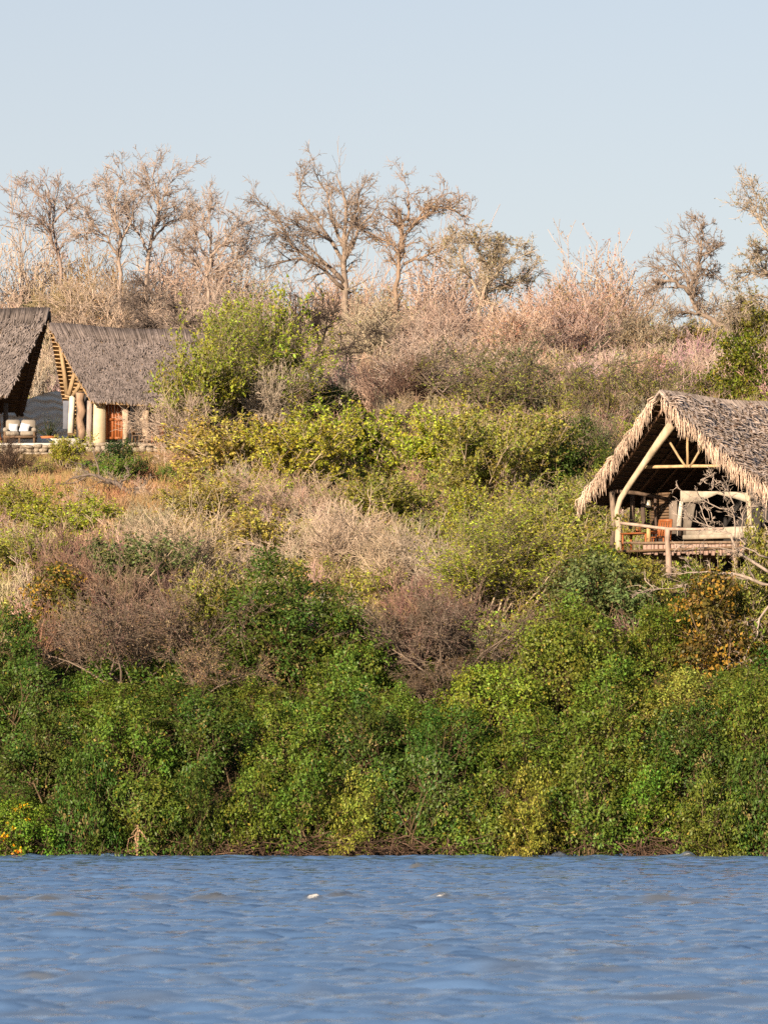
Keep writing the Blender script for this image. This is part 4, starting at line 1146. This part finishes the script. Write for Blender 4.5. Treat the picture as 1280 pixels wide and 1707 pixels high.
 (915, 590, 130, 160, 'sparse', (.17, .16, .06), 'olive topped bush rising on the crest left of the pink bush', 6),
 (1000, 590, 190, 192, 'pink', PK, 'pink tinged bush on the crest between the two skyline tree groups', 6),
 (935, 588, 150, 140, 'pink', PK, 'low pinkish bush on the crest in front of the olive topped bush', 0),
 (1075, 590, 130, 115, 'twig', TN, 'low tan bush on the crest at the foot of the leaning tree', 4),
 (1215, 590, 150, 140, 'twig', LG, 'grey bush on the crest right of the leaning tree', 6),
]
for row in SHRUBS:
    plant(*row)

# yellow flowers on the left waterside shrub
fr = [o for o in COL.objects if o.get('label', '').startswith('bright green shrub dotted')][0]
for (fx, fy, fs) in ((29, 1421, 1.3), (33, 1345, .8), (45, 1342, .8), (22, 1381, .8), (5, 1398, 1.2), (47, 1367, .7), (12, 1372, .6), (24, 1349, .6)):
    w = P(fx, fy, fr.location.y - 1.35)
    rg2 = np.random.default_rng(int(fx * 7))
    n = 7; a = np.arange(n) * 2 * math.pi / n
    m = MB(); dirs = np.stack([np.cos(a), np.full(n, -.8), np.sin(a)], 1)
    V, Q, va = leaf_quads(rg2, np.zeros((n * 2, 3)) + rg2.normal(0, .04 * fs, (n * 2, 3)), np.repeat(norm(dirs), 2, 0), .085 * fs, .7, 0.1); m.add(V, Q, var=va)
    o = m.build('flower', M_LEAF, fr, color=(.75, .42, .01))
    o.matrix_parent_inverse = Matrix.Identity(4)
    bpy.context.view_layer.update()
    o.matrix_world = Matrix.Translation(w)

# ------------------------------------------------------------------ bare skyline trees, limb by limb
def bare_tree(label, limbs, d, seed, col=(.30, .235, .19), dens=(7, 6, 4), tw=.011, name='bare_tree', cap=2.6, thick=.6, fan=.55, leaf=0, leafcol=TN, up=.04):
    """limbs: list of (pixel polyline, start radius m, depth lean m); first one is the trunk"""
    rng = np.random.default_rng(seed)
    x0, y0 = limbs[0][0][0]
    o0 = P(x0, y0, d); gz = float(ground(o0.x, d))
    r = empty(name, (o0.x, d, gz), 0, label, 'tree')
    allP = []; allR = []
    for k, (pts, r0, lean) in enumerate(limbs):
        q = np.array(pts, float); n = 11
        s_ = np.concatenate([[0], np.cumsum(np.hypot(*np.diff(q, axis=0).T))]); s_ /= s_[-1]
        tt = np.linspace(0, 1, n); qx = np.interp(tt, s_, q[:, 0]); qy = np.interp(tt, s_, q[:, 1])
        l0 = lean[0] if isinstance(lean, tuple) else 0; l1 = lean[1] if isinstance(lean, tuple) else lean
        W_ = np.array([P(a, b, d + l0 + (l1 - l0) * t) for a, b, t in zip(qx, qy, tt)]) - np.array([o0.x, d, gz])
        W_[1:-1] += rng.normal(0, .05, (n - 2, 3))
        if k == 0: W_[0, 2] = min(W_[0, 2], -.3)
        rr = r0 * (1 - tt) ** .8 * .88 + r0 * .12
        rr = rr * thick
        MB_tube('trunk' if k == 0 else 'limb', W_, rr, M_BARK, col, 7, r)
        allP.append(W_); allR.append(rr)
    P0 = np.array(allP); R0 = np.array(allR)
    P1, R1 = sprout(rng, P0, R0, int(dens[0] * 1.5), 7, (.3, .65), .75, .17, up, .2, .6, .014, cap=cap)
    P2, R2_ = sprout(rng, P1, R1, int(dens[1] * 1.3), 5, (.25, .55), .75, .2, up * .5, .15, .6, tw)
    P3, R3 = sprout(rng, P2, R2_, dens[2] + 1, 4, (.35, .75), .65, .18, 0, .2, .7, tw * .8)
    P4, R4 = sprout(rng, P0, R0, dens[0] * 2, 4, (.08, .18), .8, .18, up, .2, .3, tw)
    P4b, R4b = sprout(rng, P4, R4, 3, 3, (.4, .8), .7, .18, up, .2, .7, tw * .8)
    b = MB()
    for PP, RR, n in ((P1, R1, 5), (P2, R2_, 4)):
        V, Q = tubes(PP, RR, n); b.add(V, Q, var=tubevar(rng, PP, n))
    b.build('branches', M_BARK, r, color=col)['kind'] = 'stuff'
    m = MB()
    for PP, RR in ((P3, R3), (P4, R4), (P4b, R4b)):
        V, Q = tubes(PP, RR, 3); m.add(V, Q, var=tubevar(rng, PP, 3))
    m.build('twigs', M_BARK, r, color=tuple(c * 1.25 for c in col))['kind'] = 'stuff'
    if leaf:
        M = len(P3); idx = rng.integers(0, M, leaf); p = P3[idx, rng.integers(1, 4, leaf)]
        V, Q, va = leaf_quads(rng, p, norm(rng.normal(size=p.shape) + [0, 0, .3]), .11, .5, .3)
        MB().add(V, Q, var=va).build('leaves', M_LEAF, r, color=leafcol)['kind'] = 'stuff'
    return r

bare_tree('great spreading leafless tree on the skyline above the centre', [
    ([(578, 560), (576, 500), (574, 455), (576, 400), (577, 330), (560, 290)], .36, 0),
    ([(574, 470), (545, 440), (505, 425), (480, 400), (470, 370), (445, 345), (425, 335)], .22, -1.5),
    ([(575, 482), (530, 440), (495, 430), (460, 440), (432, 450)], .20, -2.5),
    ([(575, 440), (552, 400), (530, 370), (505, 345), (498, 310), (515, 285)], .20, 1.5),
    ([(577, 420), (560, 385), (552, 340), (530, 300), (530, 280)], .17, 2.5),
    ([(577, 400), (590, 360), (600, 320), (612, 290)], .15, 1.0),
    ([(577, 430), (598, 380), (625, 350), (640, 330)], .16, -2.0),
    ([(553, 402), (510, 380), (480, 375), (452, 365)], .13, (-1, -3.0)),
    ([(546, 441), (500, 400), (470, 385), (440, 395)], .13, (-.7, 2.0)),
], 268, 31, dens=(9, 6, 4))
bare_tree('leafless skyline tree with short crooked trunk right of the great tree', [
    ([(655, 560), (660, 480), (666, 420), (672, 395), (690, 370)], .32, 0),
    ([(668, 410), (664, 380), (685, 350), (678, 330), (680, 312)], .20, 1.0),
    ([(680, 385), (700, 365), (730, 345), (760, 350), (790, 365)], .17, -2.0),
    ([(688, 375), (710, 345), (720, 335), (745, 345)], .12, 2.0),
    ([(666, 420), (645, 400), (625, 395), (610, 380)], .13, 2.0),
    ([(672, 440), (700, 430), (730, 420), (760, 400)], .14, -1.0),
], 266, 32, col=(.33, .24, .18), dens=(9, 6, 4), leaf=900, leafcol=(.34, .25, .12))
bare_tree('rounded pale leafed skyline tree low at right of centre', [
    ([(795, 560), (800, 500), (812, 470), (815, 430)], .22, 0),
    ([(800, 490), (780, 460), (770, 430), (765, 400)], .14, 1.5),
    ([(808, 480), (830, 455), (850, 430), (866, 420)], .14, -1.5),
    ([(803, 495), (835, 475), (865, 470), (880, 460)], .13, 1.5),
    ([(812, 450), (800, 420), (795, 395)], .11, -1.0),
    ([(814, 440), (830, 415), (840, 400)], .10, .5),
], 262, 33, col=(.40, .33, .25), dens=(9, 7, 5), leaf=3600, leafcol=(.30, .25, .11))
bare_tree('forked leafless tree at the left of the skyline', [
    ([(104, 470), (98, 425), (86, 400), (84, 360), (82, 320), (72, 300)], .17, 0),
    ([(100, 440), (92, 395), (90, 345), (98, 310)], .13, 1.0),
    ([(90, 410), (75, 375), (50, 355), (35, 335)], .10, -1.5),
    ([(92, 370), (108, 350), (125, 330), (140, 322)], .09, -1.0),
    ([(84, 345), (65, 325), (45, 312), (36, 306)], .08, 1.0),
], 270, 34, col=(.34, .26, .22), dens=(7, 5, 4), leaf=120, leafcol=(.10, .14, .04))
bare_tree('slender leafless tree second from left on the skyline', [
    ([(202, 500), (200, 440), (200, 400), (190, 350), (200, 310), (205, 285)], .20, 0),
    ([(200, 430), (175, 395), (150, 370), (120, 360), (105, 345)], .14, -1.5),
    ([(198, 390), (185, 350), (178, 320), (160, 300)], .11, 1.5),
    ([(200, 410), (215, 370), (222, 330), (215, 300)], .11, -1.0),
    ([(170, 400), (150, 385), (135, 395)], .08, (-1, 1)),
], 266, 35, col=(.38, .30, .25), dens=(8, 6, 4), leaf=120, leafcol=(.10, .14, .04))
bare_tree('tall leafless tree third from left reaching highest at left', [
    ([(245, 500), (246, 430), (252, 400), (265, 360), (262, 320), (255, 290), (262, 272)], .22, 0),
    ([(247, 420), (228, 385), (210, 355), (195, 330)], .13, 1.0),
    ([(263, 370), (272, 330), (285, 300), (300, 290)], .12, -1.0),
    ([(262, 340), (248, 315), (245, 290)], .09, 1.5),
    ([(255, 400), (280, 370), (305, 360), (315, 345)], .11, 2.0),
], 268, 36, col=(.38, .30, .25), dens=(9, 6, 4))
bare_tree('low bushy leafless tree right of the three left skyline trees', [
    ([(345, 520), (348, 450), (352, 410), (350, 370), (345, 340)], .19, 0),
    ([(348, 440), (330, 400), (318, 375), (322, 350)], .12, 1.0),
    ([(350, 430), (375, 400), (395, 380), (400, 365)], .12, -1.0),
    ([(349, 460), (380, 440), (410, 420), (425, 400)], .12, 1.0),
    ([(347, 450), (320, 430), (295, 415), (285, 395)], .11, -1.0),
], 264, 37, col=(.38, .30, .25), dens=(9, 7, 4))
bare_tree('leaning leafless tree with arching limbs on the right skyline', [
    ([(1222, 560), (1205, 545), (1180, 530), (1160, 515), (1150, 495), (1148, 475)], .33, 0),
    ([(1150, 490), (1140, 478), (1120, 470), (1098, 472), (1078, 485)], .22, -1.0),
    ([(1150, 485), (1158, 460), (1168, 435), (1170, 410), (1155, 395)], .22, 1.0),
    ([(1168, 425), (1185, 418), (1200, 405)], .12, -1.0),
    ([(1165, 445), (1180, 450), (1195, 458)], .11, 1.0),
    ([(1148, 480), (1142, 455), (1128, 442), (1105, 440)], .14, 2.0),
    ([(1172, 525), (1150, 520), (1125, 518), (1105, 525)], .14, -1.5),
    ([(1215, 550), (1215, 530), (1205, 515), (1185, 512)], .13, 1.5),
    ([(1168, 412), (1172, 390), (1165, 368)], .10, .5),
], 258, 38, col=(.30, .235, .19), dens=(8, 6, 4))
bare_tree('part leafy tree cut by the right picture edge on the skyline', [
    ([(1296, 600), (1292, 500), (1290, 430), (1285, 370), (1275, 330)], .30, 0),
    ([(1290, 430), (1275, 412), (1260, 420), (1250, 428)], .15, -1.0),
    ([(1288, 400), (1270, 375), (1258, 350), (1262, 325)], .15, 1.0),
    ([(1291, 470), (1272, 450), (1250, 455), (1232, 470)], .14, 1.0),
    ([(1290, 480), (1310, 440), (1330, 400)], .16, 0),
    ([(1287, 380), (1300, 340), (1310, 315)], .12, 0),
    ([(1292, 500), (1260, 490), (1235, 500), (1222, 515)], .12, -1.0),
], 255, 39, col=(.40, .33, .26), dens=(9, 7, 4), leaf=2200, leafcol=(.22, .22, .08))
bare_tree('black trunked bare tree in front of the dark hollow bush', [
    ([(520, 640), (518, 618), (508, 606), (500, 595), (492, 575)], .26, 0),
    ([(518, 618), (528, 600), (535, 575), (525, 550), (520, 520)], .20, .8),
    ([(508, 606), (495, 592), (488, 560), (495, 530)], .14, -.8),
    ([(530, 595), (560, 585), (595, 570), (630, 545)], .10, -1.0),
    ([(532, 585), (545, 550), (560, 515)], .10, 1.0),
    ([(515, 612), (470, 598), (455, 575)], .09, -1.0),
], 238, 40, col=(.065, .052, .046), dens=(8, 6, 4))
bare_tree('dark gnarled bare tree directly above the cottage ridge', [
    ([(292, 560), (285, 548), (262, 540), (240, 538), (222, 548)], .22, 0),
    ([(245, 540), (245, 515), (250, 490), (245, 470)], .11, .5),
    ([(285, 548), (292, 525), (288, 500)], .10, -.5),
    ([(250, 540), (230, 520), (215, 500)], .09, 1.0),
    ([(290, 552), (310, 540), (335, 530)], .10, -.5),
], 243, 41, col=(.15, .12, .105), dens=(9, 6, 4))
# pale dead tree in front of the right hut
bare_tree('pale dead tree with looping branches hanging in front of the right hut deck', [
    ([(1300, 985), (1262, 968), (1225, 958), (1180, 952), (1130, 958)], .13, 0),
    ([(1290, 960), (1240, 930), (1225, 912), (1215, 890), (1190, 880), (1150, 868), (1120, 855)], .11, -.6),
    ([(1240, 930), (1236, 890), (1240, 850), (1246, 825)], .06, .2),
    ([(1222, 905), (1230, 880), (1220, 850), (1185, 840), (1150, 825), (1127, 812)], .055, -.4),
    ([(1190, 880), (1184, 850), (1175, 845), (1180, 865), (1200, 868)], .035, -.3),
    ([(1215, 860), (1222, 830), (1205, 806), (1175, 805)], .05, .2),
    ([(1205, 808), (1190, 800), (1180, 790)], .03, .3),
    ([(1290, 990), (1268, 1030), (1255, 1075), (1240, 1100), (1215, 1125)], .085, -1.0),
    ([(1270, 1030), (1235, 1040), (1200, 1060), (1180, 1085)], .05, -1.2),
    ([(1225, 958), (1180, 970), (1120, 980), (1075, 985)], .05, -1.0),
    ([(1280, 930), (1240, 915), (1190, 912), (1140, 908)], .06, -1.0),
    ([(1300, 940), (1280, 880), (1270, 830)], .06, -.5),
], 164.5, 42, col=(.42, .34, .28), dens=(5, 3, 3), cap=1.2, thick=.55, tw=.006, name='dead_tree', up=0.0)

# dark sapling and fallen log below the cottage
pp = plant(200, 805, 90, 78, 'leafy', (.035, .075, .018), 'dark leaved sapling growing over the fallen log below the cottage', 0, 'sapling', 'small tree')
bare_tree('fallen grey log with forked ends on the dry slope below the cottage', [
    ([(240, 838), (218, 822), (195, 806), (165, 795), (140, 793), (108, 805)], .16, (0, -.6)),
    ([(222, 822), (230, 812), (243, 806)], .13, -.5),
    ([(200, 806), (210, 795), (216, 780)], .07, .3),
    ([(150, 794), (138, 780), (130, 768)], .06, .3),
    ([(180, 800), (150, 812), (128, 820)], .05, -.4),
], hit(200, 836) + .4, 43, thick=.8, col=(.20, .16, .135), dens=(3, 3, 2), name='fallen_log')
bare_tree('two pale dead stems leaning into the water at left', [
    ([(227, 1374), (229, 1395), (224, 1428)], .05, 0),
    ([(229, 1376), (240, 1398), (262, 1430)], .045, -.3),
    ([(229, 1380), (218, 1405), (208, 1428)], .02, -.3),
], 149.6, 44, thick=.9, col=(.42, .27, .17), dens=(1, 1, 1), name='dead_tree')

# tangles of bare brown roots along the waterline
def roots(x0, x1, label, seed, top=48):
    rng = np.random.default_rng(seed)
    d = 150.0; r = empty('root_tangle', P((x0 + x1) / 2, 1428, d), 0, label, 'roots'); o0 = np.array(r.location)
    n = int((x1 - x0) * 1.0)
    a = np.array([P(x, y, d + q) for x, y, q in zip(rng.uniform(x0, x1, n), 1430 - rng.uniform(2, top * .62, n), rng.uniform(-.2, .9, n))]) - o0
    dr = np.stack([rng.normal(0, 1.1, n), rng.normal(-.3, .3, n), -np.abs(rng.normal(.3, .4, n))], 1)
    PL, RR = polylines(rng, a, dr, rng.uniform(.5, 1.9, n), 7, .2, -.03, rng.uniform(.010, .030, n), np.full(n, .006))
    V, Q = tubes(PL, RR, 4); m = MB().add(V, Q, var=tubevar(rng, PL, 4))
    P1, R1 = sprout(rng, PL, RR, 3, 4, (.2, .45), .7, .2, -.03, .2, .6, .005); V, Q = tubes(P1, R1, 3); m.add(V, Q, var=tubevar(rng, P1, 3))
    m.build('roots', M_BARK, r, color=(.13, .085, .06))['kind'] = 'stuff'
roots(296, 425, 'first tangle of bare brown roots from the left at the waterline', 1)
roots(430, 690, 'long central tangle of bare brown roots at the waterline', 2, 60)
roots(690, 790, 'short root tangle across the dark gap at mid bank', 3, 55)
roots(840, 880, 'small patch of roots below the creeper mound', 4, 30)
roots(1000, 1165, 'red brown root tangle at the right of the waterline', 5, 56)
roots(120, 215, 'thin brown roots beside the yellow flowered shrub', 6, 34)
# ------------------------------------------------------------------ undergrowth filling the slope between the shrubs
frng = np.random.default_rng(99)
def project(p):
    x, y, z = p
    yy = y; v = (z - CAMH) / yy
    t = math.atan(v) - PITCH
    dd = math.cos(math.atan(v) - PITCH)
    return 640 + FPX * x / (yy * _cp + (z - CAMH) * _sp), 853.5 - FPX * math.tan(t)
def scatter(name, protos, mt, rec, label, parent=None, tint=None):
    """one object: points carrying size, turn and tint, each holding a copy of one of the small plants"""
    pc = bpy.data.collections.new(name + '_plants')
    for V, Q, T, var in protos:
        pc.objects.link(bpy.data.objects.new('plant', MB().add(V, Q, var=var).mesh('plant', mt)))
    n = len(rec); me = bpy.data.meshes.new(name)
    me.vertices.add(n); me.vertices.foreach_set('co', rec[:, 1:4].astype(np.float32).ravel())
    def attr(nm, typ, key, data):
        a = me.attributes.new(nm, typ, 'POINT'); a.data.foreach_set(key, data.ravel())
    attr('pick', 'INT', 'value', rec[:, 0].astype(np.int32))
    attr('turn', 'FLOAT_VECTOR', 'vector', np.stack([rec[:, 4] * 0, rec[:, 4] * 0, rec[:, 4]], 1).astype(np.float32))
    attr('size', 'FLOAT_VECTOR', 'vector', np.stack([rec[:, 5], rec[:, 5], rec[:, 6]], 1).astype(np.float32))
    tc_ = rec[:, 7:10] if tint is None else np.tile(tint, (n, 1))
    attr('tint', 'FLOAT_COLOR', 'color', np.concatenate([tc_, np.ones((n, 1))], 1).astype(np.float32))
    o = bpy.data.objects.new(name, me); link(o, parent)
    ng = bpy.data.node_groups.new(name + '_scatter', 'GeometryNodeTree')
    ng.interface.new_socket('Geometry', in_out='INPUT', socket_type='NodeSocketGeometry'); ng.interface.new_socket('Geometry', in_out='OUTPUT', socket_type='NodeSocketGeometry')
    def G(typ): return ng.nodes.new(typ)
    gi, go = G('NodeGroupInput'), G('NodeGroupOutput'); ip = G('GeometryNodeInstanceOnPoints'); ci = G('GeometryNodeCollectionInfo')
    ci.inputs['Collection'].default_value = pc; ci.inputs['Separate Children'].default_value = True; ci.inputs['Reset Children'].default_value = True
    ip.inputs['Pick Instance'].default_value = True
    def A(nm, typ):
        a = G('GeometryNodeInputNamedAttribute'); a.data_type = typ; a.inputs['Name'].default_value = nm; return a.outputs['Attribute']
    er = G('FunctionNodeEulerToRotation'); L = ng.links.new
    L(gi.outputs[0], ip.inputs['Points']); L(ci.outputs[0], ip.inputs['Instance']); L(A('pick', 'INT'), ip.inputs['Instance Index'])
    L(A('turn', 'FLOAT_VECTOR'), er.inputs[0]); L(er.outputs[0], ip.inputs['Rotation']); L(A('size', 'FLOAT_VECTOR'), ip.inputs['Scale']); L(ip.outputs[0], go.inputs[0])
    md = o.modifiers.new('scatter', 'NODES'); md.node_group = ng
    return tag(o, label, 'undergrowth' if label else None, kind='stuff')
# small prototypes, about 1.6 m across
FL = [leafy(300 + i, 1.9, 1.3, lobes=12, clumps=11, nleaf=6, size=.15)[0].arrays() for i in range(3)]
FS = []; FT = []
for i in range(3):
    st, tw, cr = twiggy(320 + i, 1.8, 1.4, 8, 5, 4, leaves=520, leafsize=.12); FS.append((cr.arrays(), tw.arrays()))
for i in range(3):
    st, tw, cr = twiggy(340 + i, 1.6, 1.5, 9, 6, 5, rt=.010, leaves=60, leafsize=.07); 
    tw.add(*(lambda a: (a[0], a[1]))(st.arrays()), var=st.arrays()[3]); FT.append(tw.arrays())
def grass(seed, n=90):
    r = np.random.default_rng(seed); b = np.concatenate([r.normal(0, .3, (n, 2)), np.zeros((n, 1))], 1)
    d = np.concatenate([r.normal(0, .35, (n, 2)), np.ones((n, 1))], 1)
    PL, RR = polylines(r, b, d, r.uniform(.3, .75, n), 4, .08, -.08, np.full(n, .014), np.full(n, .003))
    V, Q = tubes(PL, RR, 3); return MB().add(V, Q, var=tubevar(r, PL, 3)).arrays()
FG = [grass(360 + i) for i in range(3)]

buck = {'l': [[] for _ in range(3)], 's': [[] for _ in range(3)], 't': [[] for _ in range(3)], 'g': [[] for _ in range(3)]}
def put(kind, x, y, sc_, tint, zs=None):
    buck[kind][int(frng.integers(3))].append((x, y, float(ground(x, y)) - .05, frng.uniform(0, 6.28), sc_, zs or sc_, *tint))
def mixc(*cs):
    w = frng.dirichlet(np.ones(len(cs))); return tuple(float(sum(w[i] * c[k] for i, c in enumerate(cs)) * (1 + frng.normal(0, .08))) for k in range(3))
for row in np.arange(150.7, 292, 1.25):
    hw = row * 640 / FPX + 6.0
    step = 1.35 if row < 175 else 1.5
    for x in np.arange(-hw, hw, step):
        X = x + frng.uniform(-.6, .6); Y = row + frng.uniform(-.6, .6)
        if Y < 150.4: continue
        px, py = project((X, Y, float(ground(X, Y))))
        if X < -7.6 and 220.5 < Y < 247: continue                      # cottage terrace
        if 7.0 < X < 17 and 169.0 < Y < 181: continue                  # under the deck and hut
        if 485 < px < 640 and 225 < Y < 240: continue                   # the shaded hollow under the black trunked tree
        u = frng.uniform()
        left = px < 300
        if py > 1120:
            (put('l', X, Y, frng.uniform(.55, 1.0), mixc(DG, MG, DG)) if u < .8 or Y < 153 else None)
        elif py > 900:
            if (60 < px < 330 and py > 960) or (640 < px < 800 and py > 1030):
                put('t', X, Y, frng.uniform(.8, 1.3), mixc(BR, (.30, .2, .14)))
            elif px < 640:
                if u < .5: put('t', X, Y, frng.uniform(.6, 1.0), mixc(TN, PW, (.46, .33, .18)))
                else: put('s', X, Y, frng.uniform(.6, 1.0), mixc(YG, OL, YO))
            elif u < .55: put('s', X, Y, frng.uniform(.7, 1.2), mixc(YG, OL, MG))
            elif u < .8: put('l', X, Y, frng.uniform(.7, 1.0), mixc(OL, MG))
            else: put('t', X, Y, frng.uniform(.7, 1.0), mixc(TN, BR))
        elif py > 690:
            if px < 330 and py > 735:
                gs = .45 if Y > 215 else 1.0
                put('g', X, Y, frng.uniform(.8, 1.4) * gs, mixc((.50, .30, .16), (.46, .31, .15), (.52, .38, .2)))
                put('g', X + .5, Y + .3, frng.uniform(.8, 1.4) * gs, mixc((.50, .30, .16), (.46, .31, .15), (.52, .38, .2)))
                if u < .22: put('s', X, Y, frng.uniform(.35, .75), mixc(YG, OL, YO))
                elif u < .4: put('t', X, Y, frng.uniform(.4, .8), mixc(TN, (.5, .33, .2)))
            elif u < .62: put('s', X, Y, frng.uniform(.7, 1.15), mixc(YG, OL, YO))
            else: put('t', X, Y, frng.uniform(.7, 1.1), mixc(TN, (.34, .24, .16)))
        else:
            if u < .14: put('s', X, Y, frng.uniform(.7, 1.2), mixc(YO, OL))
            else: put('t', X, Y, frng.uniform(.9, 1.4), mixc(TN, PK, LG))
for key, nm, mt, label in (('l', 'green_undergrowth', M_LEAFA, 'dense dark green undergrowth filling the river bank'), ('s', 'leafy_undergrowth', M_LEAFA, 'yellow green small leaved undergrowth across the slope'),
                           ('t', 'dry_brush', M_BARKA, 'dry leafless brush across the upper slope'), ('g', 'dry_grass', M_BARKA, 'orange tan dry grass below the left huts')):
    rec = np.array([(v,) + r for v in range(3) for r in buck[key][v]])
    if key == 's':
        o = scatter(nm, [f[0] for f in FS], mt, rec, label)
        scatter('undergrowth_twigs', [f[1] for f in FS], M_BARKA, rec, None, o, [.36, .27, .18])
    else:
        scatter(nm, {'l': FL, 't': FT, 'g': FG}[key], mt, rec, label)
